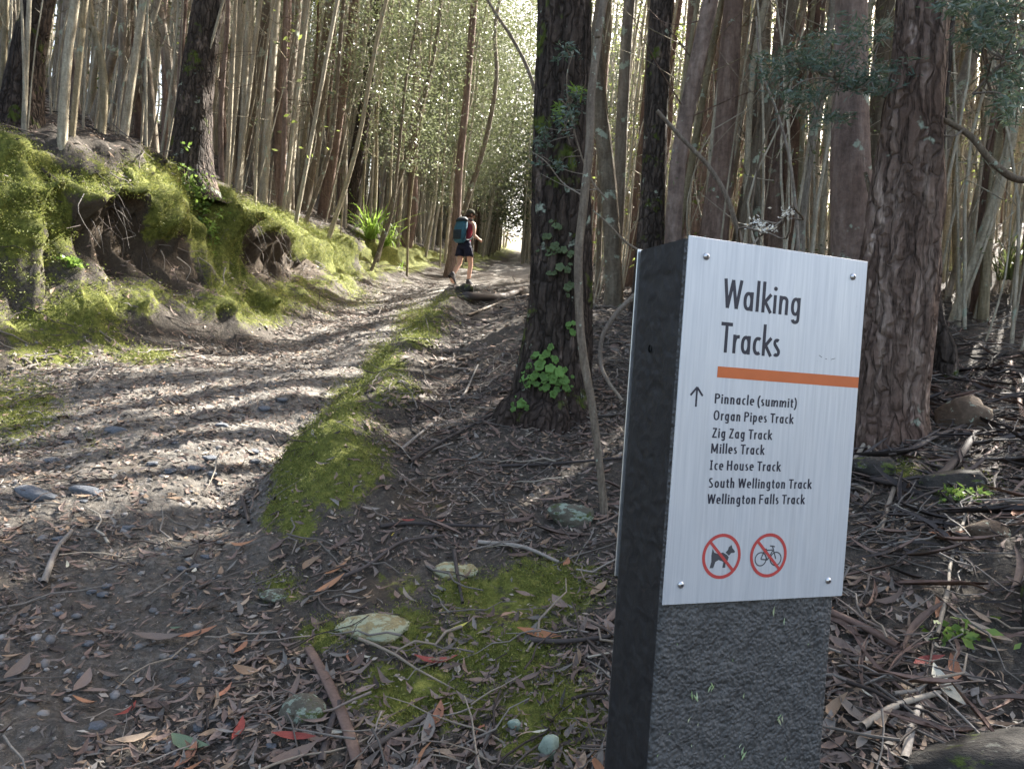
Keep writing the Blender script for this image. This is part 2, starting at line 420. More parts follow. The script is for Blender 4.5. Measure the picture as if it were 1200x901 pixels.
def lit_ground(Q):
    u, v = pix(Q); m = np.zeros(len(Q), bool)
    for p in LIT: m |= inpoly(u, v, p)
    inf = (Q[:, 1] > 1) & (v < 640) & (u > -200) & (u < 1300)
    m &= inf
    nz = vn(Q[:, 0]*2.1+9, Q[:, 1]*1.3, 77)
    m &= nz > .06
    m |= (Q[:, 1] > 15) & (vn(Q[:, 0]*.8, Q[:, 1]*.8, 31) > .40)
    m |= (Q[:, 0] < -5.5) & (Q[:, 1] > 5) & (vn(Q[:, 0]*1.1, Q[:, 1]*1.1, 33) > .45)
    m |= (Q[:, 1] > 7) & (Q[:, 0] > 1.5) & (vn(Q[:, 0]*.9, Q[:, 1]*.9, 35) > .42)
    return m
def sun_lit(Pt):                              # does the sun ray through these points end on a patch that is sunlit?
    q = np.array(Pt, float)
    for _ in range(7):
        h = hz(q[:, 0], q[:, 1]); k = np.clip((q[:, 2]-h)/S[2], -30, 60); q = q-S*(k*.85)[:, None]
    return lit_ground(q)

# moss and bare patches (photo x, y, radius x, radius y, strength)
MOSSY = [(490, 385, 30, 26, 1), (450, 430, 26, 30, 1), (405, 480, 26, 34, 1), (365, 540, 28, 36, 1), (385, 570, 50, 34, .9), (350, 610, 30, 30, .8), (430, 530, 34, 24, .7),
         (640, 690, 70, 42, 1), (590, 760, 80, 46, 1), (500, 820, 100, 42, 1), (640, 840, 70, 66, .95), (560, 700, 70, 34, .85), (480, 740, 50, 40, .8), (450, 790, 40, 24, .6), (330, 690, 34, 22, .7), (380, 745, 40, 24, .8),
         (60, 415, 60, 18, .9), (170, 418, 46, 12, .9), (20, 480, 60, 50, .8), (110, 520, 40, 30, .4), (330, 350, 90, 22, .7), (240, 340, 60, 34, .8), (1130, 570, 46, 20, .8), (1060, 550, 30, 18, .7), (420, 355, 40, 14, .5),
         (500, 600, 50, 30, .35), (470, 690, 40, 30, .5)]
BARE = [(500, 585, 44, 20, 1), (600, 715, 44, 26, .9), (440, 690, 40, 24, .8), (610, 500, 30, 16, .4), (150, 545, 70, 30, .5), (520, 880, 60, 20, .7)]
def blobs(u, v, L):
    m = np.zeros_like(u)
    for x, y, rx, ry, s in L: m = np.maximum(m, s*np.exp(-(((u-x)/rx)**2+((v-y)/ry)**2)*.9))
    return m
# terrain sheet in rings round the camera
_th = np.concatenate([np.linspace(-180, -66, 40)[:-1], np.linspace(-66, -41, 60)[:-1], np.linspace(-41, 41, 580), np.linspace(41, 66, 60)[1:], np.linspace(66, 180, 40)[1:]])
_th = np.radians(_th); _rr = np.concatenate([[.02, .3, .55], np.geomspace(.75, 30, 460), np.geomspace(31, 420, 60)])
_TT, _RR = np.meshgrid(_th, _rr, indexing='ij')
TX = _RR*np.sin(_TT); TY = _RR*np.cos(_TT)
TZ = height(TX, TY); _t = bank_t(TX, TY); _H = np.interp(TY, _HY, _HH)
_fr = np.clip(bank_prof(_t, TY)/_H, 0, 1)      # position on the bank's face
_w = sstep(.06, .3, _fr)*sstep(2.3, 1.3, _t)*(TY < 20)
_zz = TZ
lump = fbm(TY*2.0, _t*2.4, 3, 21)+.9*np.abs(fbm(TY*5, _t*5, 3, 22))+.3*fbm(TY*13, _t*13, 3, 26)
_niche = sstep(-.45, .05, fbm(TY*.9+3, TY*0, 2, 44))*sstep(5.4, 6.0, TY)*sstep(12, 10, TY)*sstep(.52, .62, _t+.10*fbm(TY*3, TY*0, 2, 46))*sstep(.98, .84, _t+.14*fbm(TY*4, TY*0, 2, 45))
_yo = .35+.65*sstep(5.2, 6.4, TY)
ov = .24*sstep(.45, .85, _fr)*_yo-.17*_niche+_niche*.13*fbm(TY*9, _t*9, 3, 47)
_hs = np.clip(_H/1.3, .35, 1.1)
VX = TX+_w*_hs*(ov+.20*lump); VY = TY+_w*.10*fbm(TY*3, _zz*3, 2, 23)
VZ = TZ+_w*_hs*(.14*fbm(TY*4, TX*4, 3, 24)-.10*sstep(.7, .95, _fr)*np.abs(fbm(TY*5, TX*0, 2, 25)))
TV = np.stack([VX, VY, VZ], -1)
# colour masks (what the ground is made of)
_ux, _vy = pix(np.stack([TX, TY, TZ], -1)); _vis = (TY > .8)
moss = blobs(_ux, _vy, MOSSY)*_vis*(_t < .9)
face = sstep(.12, .3, _fr)*sstep(1.75, 1.1, _t+.4*fbm(TX*2, TY*2, 3, 43))
moss = np.maximum(moss, face*(.45+.30*sstep(7, 8.5, TY)+.65*sstep(.4, .7, _fr))*sstep(-.85, -.15, fbm(TX*1.5, TY*1.5, 3, 41)+.4*fbm(TY*5, _t*5, 3, 48)))
moss = np.maximum(moss, .75*sstep(-.5, .4, _t)*sstep(.9, .4, _t)*sstep(-.2, .4, fbm(TX*1.4, TY*1.4, 3, 42))*(TY > 3))
und = sstep(.15, .6, _niche)
bare = np.maximum(blobs(_ux, _vy, BARE)*_vis, und); moss = moss*(1-.85*und)
trailw = sstep(.1, -.3, _t)*sstep(2.9, 1.7, -_t)*(TY > -2)
_ridge = ridge_x(TY)+.12*fbm(TY*1.6, TY*0+7, 3, 51)
_e = TX-_ridge; moss = np.maximum(moss, .95*sstep(-.14, .02, _e)*sstep(.60, .05, _e+.4*fbm(TX*3, TY*3, 3, 52))*sstep(-.35, .3, fbm(TX*3.2, TY*2.2, 3, 53))*sstep(2.7, 3.2, TY)*sstep(10, 8.6, TY))
trailw = sstep(.15, -.15, TX-_ridge)*sstep(.15, -.25, _t)
nn_t, nn_r = TX.shape
idx = np.arange(nn_t*nn_r).reshape(nn_t, nn_r)
Fq = np.stack([idx[:-1, :-1], idx[:-1, 1:], idx[1:, 1:], idx[1:, :-1]], -1).reshape(-1, 4)
cls = np.where(_t > .02, 2, np.where(TX < _ridge, 1, 0)).reshape(-1)[Fq[:, 0]]
cls[(TY.reshape(-1)[Fq[:, 0]] > 26) & (cls == 2)] = 0
FM = np.stack([moss, trailw, bare, np.ones_like(moss)], -1).reshape(-1, 4)
# smooth normals shared by the three sheets
def vnormals(V, F):
    a = V[F[:, 2]]-V[F[:, 0]]; b = V[F[:, 3]]-V[F[:, 1]]; n = np.cross(a, b)
    N = np.zeros_like(V)
    for k in range(4): np.add.at(N, F[:, k], n)
    return N/(np.linalg.norm(N, axis=1)[:, None]+1e-12)
TVf = TV.reshape(-1, 3); TN = vnormals(TVf, Fq)
if TN[idx[nn_t//2, 200], 2] < 0: Fq = Fq[:, ::-1]; TN = -TN
# material
k = NB('forest_floor', .92, .2)
m = k.attr('mask'); sep = k.n('ShaderNodeSeparateColor'); k.l(m.outputs['Color'], sep.inputs[0])
n1 = k.noise(6, 6, .7); n2 = k.noise(38, 5, .75); n3 = k.noise(1.3, 3, .6); v1 = k.voro(70, feat='F1', out=1); v1d = k.voro(70)
n4 = k.noise(140, 3, .7)
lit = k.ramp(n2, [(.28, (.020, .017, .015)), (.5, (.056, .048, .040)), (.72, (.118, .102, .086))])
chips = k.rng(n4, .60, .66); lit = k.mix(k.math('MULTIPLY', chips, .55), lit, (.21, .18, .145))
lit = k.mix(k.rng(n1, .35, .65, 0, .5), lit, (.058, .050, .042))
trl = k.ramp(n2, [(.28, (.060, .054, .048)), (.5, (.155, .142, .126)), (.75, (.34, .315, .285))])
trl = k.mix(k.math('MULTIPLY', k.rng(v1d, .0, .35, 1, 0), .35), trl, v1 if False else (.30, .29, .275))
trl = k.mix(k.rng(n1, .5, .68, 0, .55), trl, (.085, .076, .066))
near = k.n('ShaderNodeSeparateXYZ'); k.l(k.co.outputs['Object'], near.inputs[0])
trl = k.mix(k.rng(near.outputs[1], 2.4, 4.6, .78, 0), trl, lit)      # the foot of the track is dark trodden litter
soil = k.mix(k.rng(n2, .3, .7), k.ramp(n1, [(.3, (.040, .030, .022)), (.7, (.125, .095, .068))]), (.05, .04, .03))
mos = k.ramp(k.noise(24, 5, .7), [(.25, (.029, .033, .010)), (.5, (.096, .108, .021)), (.75, (.24, .232, .056))])
mos = k.mix(k.rng(n1, .45, .7, 0, .5), mos, (.12, .13, .03))
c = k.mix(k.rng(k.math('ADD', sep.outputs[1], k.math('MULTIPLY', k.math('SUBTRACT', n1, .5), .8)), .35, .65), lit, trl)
c = k.mix(k.rng(k.math('ADD', sep.outputs[2], k.math('MULTIPLY', k.math('SUBTRACT', n2, .5), 1.2)), .4, .62), c, soil)
mf = k.rng(k.math('ADD', sep.outputs[0], k.math('MULTIPLY', k.math('SUBTRACT', k.noise(15, 6, .8), .5), 1.9)), .42, .62)
c = k.mix(mf, c, mos)
b = k.bump(n2, .02, .8); b = k.bump(n4, .006, .7, b)
M_FLOOR = k.done(c, b)
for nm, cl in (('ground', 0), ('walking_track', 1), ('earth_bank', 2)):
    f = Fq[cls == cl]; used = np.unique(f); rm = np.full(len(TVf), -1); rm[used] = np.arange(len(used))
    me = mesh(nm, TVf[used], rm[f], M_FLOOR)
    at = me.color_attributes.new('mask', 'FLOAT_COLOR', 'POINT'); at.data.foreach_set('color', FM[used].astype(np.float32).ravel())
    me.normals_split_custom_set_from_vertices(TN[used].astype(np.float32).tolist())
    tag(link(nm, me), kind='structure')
# ------------------------------------------------------------------ sign post
SY, SW_, SH_, ST_ = .3399, .3192, .5169, .1356
sign = empty('sign_post', (.2296, 1.0, 0), 'square black bollard of rough recycled plastic carrying the white Walking Tracks panel', 'sign')
sign.rotation_euler = (0, 0, SY)
ZT = .2043+CZ                                     # local z of the panel's top edge; local x runs along the panel, y goes into the post
k = NB('black_recycled_plastic', .62, .45)
vw = k.map((1, 1, 1)); ds = k.noise(22, 3, .6, vw)
mp = k.n('ShaderNodeMapping'); k.l(k.co.outputs['Object'], mp.inputs[0]); k.l(k.mix(.06, vw, k.n('ShaderNodeTexNoise').outputs[1]), mp.inputs[0])
fl = k.noise(260, 3, .8); c = k.ramp(k.noise(30, 4, .7), [(.3, (.042, .042, .043)), (.7, (.100, .099, .099))])
c = k.mix(k.rng(fl, .69, .74, 0, .5), c, (.22, .22, .21))
dn = k.n('ShaderNodeVectorMath', operation='MULTIPLY_ADD'); nz_ = k.n('ShaderNodeTexNoise'); nz_.inputs['Scale'].default_value = 60; k.l(k.co.outputs['Object'], nz_.inputs['Vector']); k.l(nz_.outputs[1], dn.inputs[0]); dn.inputs[1].default_value = (.009, .009, .009); k.l(k.co.outputs['Object'], dn.inputs[2])
pb_ = k.rng(k.voro(185, dn.outputs[0], 'SMOOTH_F1'), .1, .75, 1, 0)
c = k.mix(k.math('MULTIPLY', k.rng(pb_, .5, .05), .55), c, (.014, .014, .015))
M_POST = k.done(c, k.bump(k.noise(420, 3, .7), .0008, .6, k.bump(pb_, .0030, 1.0)))
def post_face(x0, x1, y0, y1, z0, z1, nx, nz, out, amp):
    # one pebbled face of the post: worm-like blobs pressed in the moulding
    U = np.linspace(0, 1, nx); W = np.linspace(0, 1, nz); u, w_ = np.meshgrid(U, W, indexing='ij')
    X = x0+(x1-x0)*u; Y = y0+(y1-y0)*u; Z = z0+(z1-z0)*w_
    a = u*math.hypot(x1-x0, y1-y0)
    wx = a+.010*fbm(a*40, Z*40, 2, 61); wz = Z+.008*fbm(a*40, Z*40, 2, 62)
    d = 1-np.abs(fbm(wx*40, wz*46, 2, 63))*2.2; d = d+.5*fbm(wx*90, wz*95, 2, 64)+.8*fbm(a*11, Z*9, 3, 65)
    e = sstep(0, .03, u)*sstep(1, .97, u)
    d = d*amp*e
    V = np.stack([X+out[0]*d, Y+out[1]*d, Z], -1).reshape(-1, 3)
    ii = np.arange(nx*nz).reshape(nx, nz)
    F = np.stack([ii[:-1, :-1], ii[1:, :-1], ii[1:, 1:], ii[:-1, 1:]], -1).reshape(-1, 4)
    return V, F
PW, PD, PB = .309, ST_-.004, CZ-1.15               # post width, depth and foot (in the soil)
rc = .005
top = ZT-.003
parts = [post_face(rc, PW-rc, 0, 0, PB, top, 150, 420, (0, -1), .0010),
         post_face(0, 0, PD-rc, rc, PB, top, 80, 520, (-1, 0), .0011),
         post_face(PW, PW, rc, PD-rc, PB, top, 50, 400, (1, 0), .0011),
         post_face(PW-rc, rc, PD, PD, PB, top, 40, 60, (0, 1), .0008)]
for (cx, cy, a0) in ((rc, rc, 180), (PW-rc, rc, 270), (PW-rc, PD-rc, 0), (rc, PD-rc, 90)):
    an = np.radians(np.linspace(a0, a0+90, 5)); xs = cx+rc*np.cos(an); ys = cy+rc*np.sin(an)
    zs = np.linspace(PB, top, 3)
    V = np.array([(x, y, z) for x, y in zip(xs, ys) for z in zs]); ii = np.arange(15).reshape(5, 3)
    parts.append((V, np.stack([ii[:-1, :-1], ii[1:, :-1], ii[1:, 1:], ii[:-1, 1:]], -1).reshape(-1, 4)))
parts.append((np.array([(rc*.3, rc*.3, top), (PW-rc*.3, rc*.3, top), (PW-rc*.3, PD-rc*.3, top), (rc*.3, PD-rc*.3, top)]), np.array([[0, 1, 2, 3]])))
V, F = join(parts); post_me = mesh('post', V, F, M_POST)
k = NB('shaded_black_plastic', .6, .4); c = k.ramp(k.noise(30, 4, .7), [(.3, (.009, .009, .010)), (.7, (.024, .024, .025))]); c = k.mix(k.rng(k.noise(260, 3, .8), .68, .74, 0, .5), c, (.16, .16, .15))  # left side's shade is put into this darker copy of the plastic
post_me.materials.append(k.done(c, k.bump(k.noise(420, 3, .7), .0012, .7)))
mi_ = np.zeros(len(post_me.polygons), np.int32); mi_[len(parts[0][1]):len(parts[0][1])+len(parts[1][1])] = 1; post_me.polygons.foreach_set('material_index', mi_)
link('post', post_me, sign)
# bolt hole on the side
an = np.linspace(0, 2*np.pi, 15)[:-1]
hx = .077; hzz = ZT-.157
V = np.array([(-.0016, hx+.0045*math.cos(a), hzz+.006*math.sin(a)) for a in an]+[(-.0012, hx+.0036*math.cos(a), hzz+.005*math.sin(a)) for a in an]+[(.009, hx, hzz)])
F = [[i, (i+1) % 14, 14+(i+1) % 14, 14+i] for i in range(14)]+[[14+i, 14+(i+1) % 14, 28] for i in range(14)]
link('bolt_hole', mesh('bolt_hole', V, F, m_plain('hole_black', (.002, .002, .002), .9, 0)), sign)
# small bits of green stuck on the post's front
M_BITS = m_litter('stuck_bits', [(.30, .42, .22), (.42, .48, .34), (.24, .36, .15), (.48, .45, .34)])
PIX = [(833, 801, .010), (812, 815, .014), (870, 880, .012), (912, 838, .013), (806, 842, .007), (782, 858, .006), (818, 845, .006), (866, 870, .006), (858, 772, .005), (791, 752, .005), (946, 754, .006), (871, 812, .007), (917, 886, .006), (847, 882, .005), (770, 884, .005), (808, 872, .005), (902, 712, .012), (919, 726, .010)]
def on_panel(px, py):                              # photo pixel -> metres along / down the front plane
    r = rays(float(px), float(py)); n_ = np.array([-math.sin(SY), math.cos(SY), 0]); U_ = np.array([math.cos(SY), math.sin(SY), 0]); A_ = np.array([.2296, 1.0, .2043])
    p = r*(A_@n_)/(r@n_)-A_; return float(p@U_), float(p[2])
for i, (px, py, sz) in enumerate(PIX):
    sz *= 1.5
    x, z = on_panel(px, py); V = []; F = []
    for j in range(3 if sz > .012 and i < 16 else 1):
        a = RNG.uniform(.9, 2.2) if i < 16 else 1.55; l = sz*RNG.uniform(.6, 1); wd = l*.22; ox = RNG.uniform(-.3, .3)*sz; oz = RNG.uniform(-.3, .3)*sz
        d = np.array([math.cos(a), math.sin(a)]); q = np.array([-d[1], d[0]]); c0 = np.array([x+ox, z+oz+ZT-0])
        b0 = len(V)
        for e, f_ in ((-.5, 0), (-.1, 1), (.5, 0), (-.1, -1)):
            w2 = c0+d*l*e+q*wd*.5*f_; V.append((w2[0], -.0034-.0005*j-(.0012 if f_ == 0 else 0), w2[1]))
        F.append([b0, b0+1, b0+2, b0+3])
    o = link('plant_bit', mesh('plant_bit', V, F, M_BITS, False), sign)
# panel
k = NB('brushed_white_metal', .42, .5); k.b.inputs['Metallic'].default_value = .35
v = k.map((220, 1, 7)); st = k.noise(1.0, 5, .6, v); cl = k.noise(5, 3, .6)
v2 = k.map((60, 1, 3)); s2 = k.noise(1.2, 4, .65, v2)
c = k.ramp(st, [(.3, (.46, .485, .525)), (.7, (.59, .61, .645))])
c = k.mix(k.rng(s2, .52, .72, 0, .4), c, (.46, .49, .53)); c = k.mix(k.rng(cl, .5, .8, 0, .25), c, (.66, .67, .67))
g = k.noise(120, 2, .8); c = k.mix(k.rng(g, .74, .78, 0, .5), c, (.28, .28, .28))
M_PANEL = k.done(c, k.bump(s2, .0004, .35), k.rng(s2, .3, .7, .36, .52))
M_EDGE = m_plain('cut_aluminium', (.62, .64, .66), .35, .5, .08, 60, .8)
def panel(nm, y0, y1, x0=-.0005, x1=SW_):
    V, F = box(x0, x1, y0, y1, ZT-SH_, ZT); V, F = bevelled(V, F, .0006, 1)
    return link(nm, mesh(nm, V, F, M_PANEL, False), sign)
pan = panel('sign_panel', -.0062, -.0036)
bp = panel('back_panel', PD+.002, PD+.0045, -.0022, PW+.003); bp.data.materials[0] = M_EDGE; bp['label'] = 'plain metal sheet on the back of the post, seen edge on'
YF = -.0062
# lettering drawn with a condensed sans stroke alphabet (unit = cap height)
def arc(cx, cy, rx, ry, a0, a1, n=14): 
    t = np.radians(np.linspace(a0, a1, n)); e = .86
    return [(cx+rx*np.sign(np.cos(q))*abs(np.cos(q))**e, cy+ry*np.sign(np.sin(q))*abs(np.sin(q))**e) for q in t]
def alphabet(hw, X=.64):
    s = hw; c1 = 1-s; g = {}
    def bowl(cx, rx, y0=0, y1=X, a0=0, a1=360): return arc(cx, (y0+y1)/2, rx, (y1-y0)/2-s, a0, a1, 26)
    g['a'] = (.42, [bowl(.185, .185-s), [(.37-s, X), (.37-s, 0)]])
    g['g'] = (.42, [bowl(.185, .185-s), [(.37-s, X)]+[(.37-s, -.08)]+arc(.20, -.09, .17-s, .19-s, 0, -165, 12)])
    g['c'] = (.33, [arc(.20, X/2, .20-s, X/2-s, 58, 302, 20)])
    g['e'] = (.40, [[(.03, X*.52), (.355, X*.52)]+arc(.19, X/2, .19-s+.01, X/2-s, 8, 305, 24)])
    g['o'] = (.42, [bowl(.195, .195-s)])
    g['p'] = (.42, [[(s, X), (s, -.27)], bowl(.185, .185-s)])
    g['h'] = (.42, [[(s, 1.06), (s, 0)], [(s, X*.5)]+arc(.19, X-.2, .175-s, .2-s, 175, 0, 12)+[(.365-s, 0)]])
    g['n'] = (.42, [[(s, X), (s, 0)], [(s, X*.5)]+arc(.19, X-.2, .175-s, .2-s, 175, 0, 12)+[(.365-s, 0)]])
    g['m'] = (.65, [[(s, X), (s, 0)], [(s, X*.5)]+arc(.175, X-.19, .155-s+.01, .19-s, 175, 0, 10)+[(.33-s, 0)], [(.33-s, X*.5)]+arc(.46, X-.19, .155-s+.01, .19-s, 175, 0, 10)+[(.605-s, 0)]])
    g['u'] = (.42, [[(s, X)]+arc(.185, .2, .185-s, .2-s, 180, 350, 12), [(.37-s, X), (.37-s, 0)]])
    g['r'] = (.27, [[(s, X), (s, 0)], [(s, X*.55)]+arc(.22, X-.21, .20-s, .21-s, 170, 80, 8)])
    g['s'] = (.31, [arc(.15, X*.745, .15-s, X*.255-s, 50, 205, 12)+arc(.14, X*.265, .155-s, X*.265-s, 60, -140, 14)])
    g['t'] = (.27, [[(.09+s*.3, X+.20)]+[(.09+s*.3, .16)]+arc(.22, .16, .13-s*.3, .16-s, 180, 280, 8), [(0, X-s), (.25, X-s)]])
    g['l'] = (.16 if s > .055 and s < .0585 else .17, [[(s, 1.06), (s, 0)]])
    g['i'] = (.17, [[(s, X), (s, 0)], 'dot'])
    g['k'] = (.39, [[(s, 1.06), (s, 0)], [(.355-s*.2, X), (s*1.3, X*.48)], [(s*2.3, X*.56), (.375-s*.2, 0)]])
    g['W'] = (.70, [[(s*.8, 1), (.17, .02)], [(.17, .02), (.335, .98)], [(.335, .98), (.50, .02)], [(.50, .02), (.665-s*.4, 1)]])
    g['T'] = (.44, [[(0, c1), (.44, c1)], [(.22, 1), (.22, 0)]])
    g['P'] = (.46, [[(s, 0), (s, 1)], [(s, c1), (.22, c1)]+arc(.22, .73, .22-s, .27-s, 90, -90, 12)+[(s, .46+s)]])
    g['O'] = (.56, [arc(.26, .5, .26-s, .5-s, 0, 360, 30)])
    g['Z'] = (.44, [[(.03, c1), (.40, c1)], [(.40-s*.9, c1), (s*.9, s)], [(.0, s), (.41, s)]])
    g['M'] = (.66, [[(s, 0), (.07, 1)], [(.07, 1), (.30, .15)], [(.30, .15), (.53, 1)], [(.53, 1), (.60-s, 0)]])
    g['I'] = (.30, [[(.12, 0), (.12, 1)], [(0, s), (.24, s)], [(0, c1), (.24, c1)]])
    g['H'] = (.54, [[(s, 0), (s, 1)], [(.47-s, 0), (.47-s, 1)], [(s, .52), (.47-s, .52)]])
    g['S'] = (.43, [arc(.205, .75, .195-s, .25-s, 45, 205, 14)+arc(.19, .255, .205-s, .255-s, 62, -145, 14)])
    g['F'] = (.42, [[(s, 0), (s, 1)], [(s, c1), (.38, c1)], [(s, .52), (.34, .52)]])
    g['('] = (.20, [[(.26-.22*math.cos(a), .42+.66*math.sin(a)) for a in np.linspace(1.25, -1.25, 13)]])
    g[')'] = (.22, [[(-.06+.22*math.cos(a), .42+.66*math.sin(a)) for a in np.linspace(1.25, -1.25, 13)]])
    g[' '] = (.20, []); return g
def ribbon(pts, hw):
    p = np.array(pts, float); n = len(p)
    d = np.gradient(p, axis=0) if n > 2 else np.repeat((p[1:]-p[:1]), 2, 0); d /= np.linalg.norm(d, axis=1)[:, None]+1e-9
    q = np.stack([-d[:, 1], d[:, 0]], 1)*hw
    return np.concatenate([p+q, p-q]), [[i, i+1, n+i+1, n+i] for i in range(n-1)]
def lettering(nm, txt, x0, x1, yb, cap, hw, mat, parent, X=.64, track=.05):
    g = alphabet(hw, X); cur = 0; gl = []
    for ch in txt:
        adv, st = g[ch]; gl.append((cur, st)); cur += adv+(track if ch != ' ' else 0)
    nat = cur-track-.02; sx = (x1-x0)/nat; V = []; F = []; k_ = 0
    for off, st in gl:
        for q in st:
            if isinstance(q, str):
                c_ = (off+hw, .86); r_ = hw*1.25; pv = [(c_[0]+r_*math.cos(a), c_[1]+r_*math.sin(a)) for a in np.linspace(0, 2*np.pi, 13)[:-1]]; pf = [list(range(12))]
            else: pv, pf = ribbon([(a+off, b) for a, b in q], hw)
            b0 = len(V); dy = YF-.00012-.00002*(k_ % 9); k_ += 1
            for a, b in pv: V.append((x0+a*sx, dy, ZT+yb+b*cap))
            F += [[i+b0 for i in f] for f in pf]
    return link(nm, mesh(nm, V, F, mat, False), parent)
M_INK = m_plain('dark_print', (.022, .022, .036), .45, .4, .12)
M_GREY = m_plain('grey_print', (.055, .055, .062), .5, .4, .1)
M_OR = m_plain('orange_print', (.50, .125, .035), .5, .4, .06)
M_RED = m_plain('red_print', (.42, .055, .05), .5, .4, .06)
lettering('heading', 'Walking', .0625, .199, -.0952, .0422, .060, M_INK, pan, .645, .055)
lettering('heading', 'Tracks', .0625, .167, -.1577, .0432, .060, M_INK, pan, .62, .045)
for t_, x1, yb in (('Pinnacle (summit)', .2042, -.2306), ('Organ Pipes Track', .2005, -.2545), ('Zig Zag Track', .1640, -.2795), ('Milles Track', .1525, -.3018),
                   ('Ice House Track', .1838, -.3256), ('South Wellington Track', .2432, -.3510), ('Wellington Falls Track', .2325, -.3742)):
    lettering('track_name', t_, .0605, x1, yb, .0142, .070, M_INK, pan, .70, .085)
def flat(nm, polys, mat, dy=.0002):
    V = []; F = []
    for i, pl in enumerate(polys):
        b0 = len(V); V += [(x, YF-dy-.00004*i, ZT+z) for x, z in pl]; F.append(list(range(b0, len(V))))
    return link(nm, mesh(nm, V, F, mat, False), pan)
flat('orange_bar', [[(.0615, -.1935), (.0615, -.1778), (.3184, -.1778), (.3184, -.1945)]], M_OR)
V, F = [], []
for q in ([(.0300, -.2368), (.0300, -.2100)], [(.0200, -.2212), (.0300, -.2093)], [(.0400, -.2212), (.0300, -.2093)]):
    a, f = ribbon(q, .0015); b0 = len(V); V += [(x, YF-.0002-.00003*b0/4, ZT+z) for x, z in a]; F += [[i+b0 for i in w_] for w_ in f]
link('arrow', mesh('arrow', V, F, M_INK, False), pan)
def strokes(nm, L, hw, mat, dy):
    V, F = [], []
    for i, q in enumerate(L):
        a, f = ribbon(q, hw); b0 = len(V); V += [(x, YF-dy-.00002*i, ZT+z) for x, z in a]; F += [[j+b0 for j in w_] for w_ in f]
    return link(nm, mesh(nm, V, F, mat, False), pan)
def circ(cx, cz, r, a0=0, a1=360, n=48): return [(cx+r*math.cos(math.radians(a)), cz+r*math.sin(math.radians(a))) for a in np.linspace(a0, a1, n)]
D = (.0915, -.4498)
dog = [(-0.0160, 0.0115), (-0.0129, 0.0056), (-0.0066, 0.0036), (0.0019, 0.0056), (0.0094, 0.0016), (0.0125, -0.0016), (0.0109, -0.0063), (0.0078, -0.0096), (0.0078, -0.0168), (0.0027, -0.0168), (0.0039, -0.0083), (-0.0047, -0.0053), (-0.0097, -0.0079), (-0.0129, -0.0168), (-0.0191, -0.0168), (-0.0168, -0.0076), (-0.0175, 0.0016)]
head = [(0.0062, 0.0053), (0.0101, 0.0089), (0.0113, 0.0132), (0.0160, 0.0162), (0.0175, 0.0119), (0.0226, 0.0066), (0.0215, 0.0046), (0.0160, 0.0043), (0.0125, 0.0007)]
flat('dog_figure', [[(D[0]+x, D[1]+z) for x, z in dog], [(D[0]+x, D[1]+z) for x, z in head]], M_GREY, .00012)
strokes('no_dogs_ring', [circ(D[0], D[1], .0305)], .0024, M_RED, .00030)
strokes('no_dogs_bar', [[(D[0]-.0205, D[1]+.0205), (D[0]+.0205, D[1]-.0205)]], .0022, M_RED, .00042)
B = (.1738, -.4502)
bk = [circ(B[0]-.0135, B[1]-.0055, .0098, n=28), circ(B[0]+.0135, B[1]-.0055, .0098, n=28)]
A_ = lambda x, z: (B[0]+x, B[1]+z)
bk += [[A_(-.0135, -.0055), A_(-.0075, .0075)], [A_(-.0075, .0075), A_(.0068, .0078)], [A_(-.0088, .0045), A_(-.0015, -.0068)], [A_(-.0015, -.0068), A_(.0072, .0070)], [A_(-.0135, -.0055), A_(-.0015, -.0068)],
       [A_(.0135, -.0055), A_(.0060, .0135)], [A_(.0060, .0135), A_(.0015, .0140)], [A_(.0060, .0138), A_(.0105, .0125)], [A_(-.0105, .0092), A_(-.0040, .0092)], [A_(-.0075, .0092), A_(-.0088, .0045)]]
strokes('bicycle_figure', bk, .0009, M_GREY, .00012)
strokes('no_bicycles_ring', [circ(B[0], B[1], .0305)], .0024, M_RED, .00045)
strokes('no_bicycles_bar', [[(B[0]-.0205, B[1]+.0205), (B[0]+.0205, B[1]-.0205)]], .0022, M_RED, .00057)
strokes('scratch_mark', [[(.239, -.1495), (.245, -.1525)], [(.251, -.1540), (.2545, -.1545)], [(.262, -.1545), (.270, -.1520)]], .0004, M_GREY, .0001)
M_SCREW = m_plain('screw_steel', (.55, .55, .56), .28, .6, .1, 200, .95)
for x, z in ((.0296, -.0260), (.2922, -.0262), (.0266, -.4888), (.2892, -.4918)):
    bm = bmesh.new(); bmesh.ops.create_uvsphere(bm, u_segments=16, v_segments=8, radius=.0052)
    V = np.array([v.co[:] for v in bm.verts]); F = [[v.index for v in f.verts] for f in bm.faces]; bm.free()
    V[:, 1] = np.where(V[:, 1] < 0, V[:, 1]*.62, V[:, 1]*.1); V += (x, YF-.0003, ZT+z)
    s_ = link('screw', mesh('screw', V, F, M_SCREW), pan)
    an = [i*math.pi/3 for i in range(6)]
    V2 = [(x+.0017*math.cos(a), YF-.0037, ZT+z+.0017*math.sin(a)) for a in an]
    # hex socket mark printed proud of the dome; kept a part of the panel (no fourth level)
    link('screw_socket', mesh('screw_socket', V2, [[0, 1, 2, 3, 4, 5]], M_INK, False), pan)
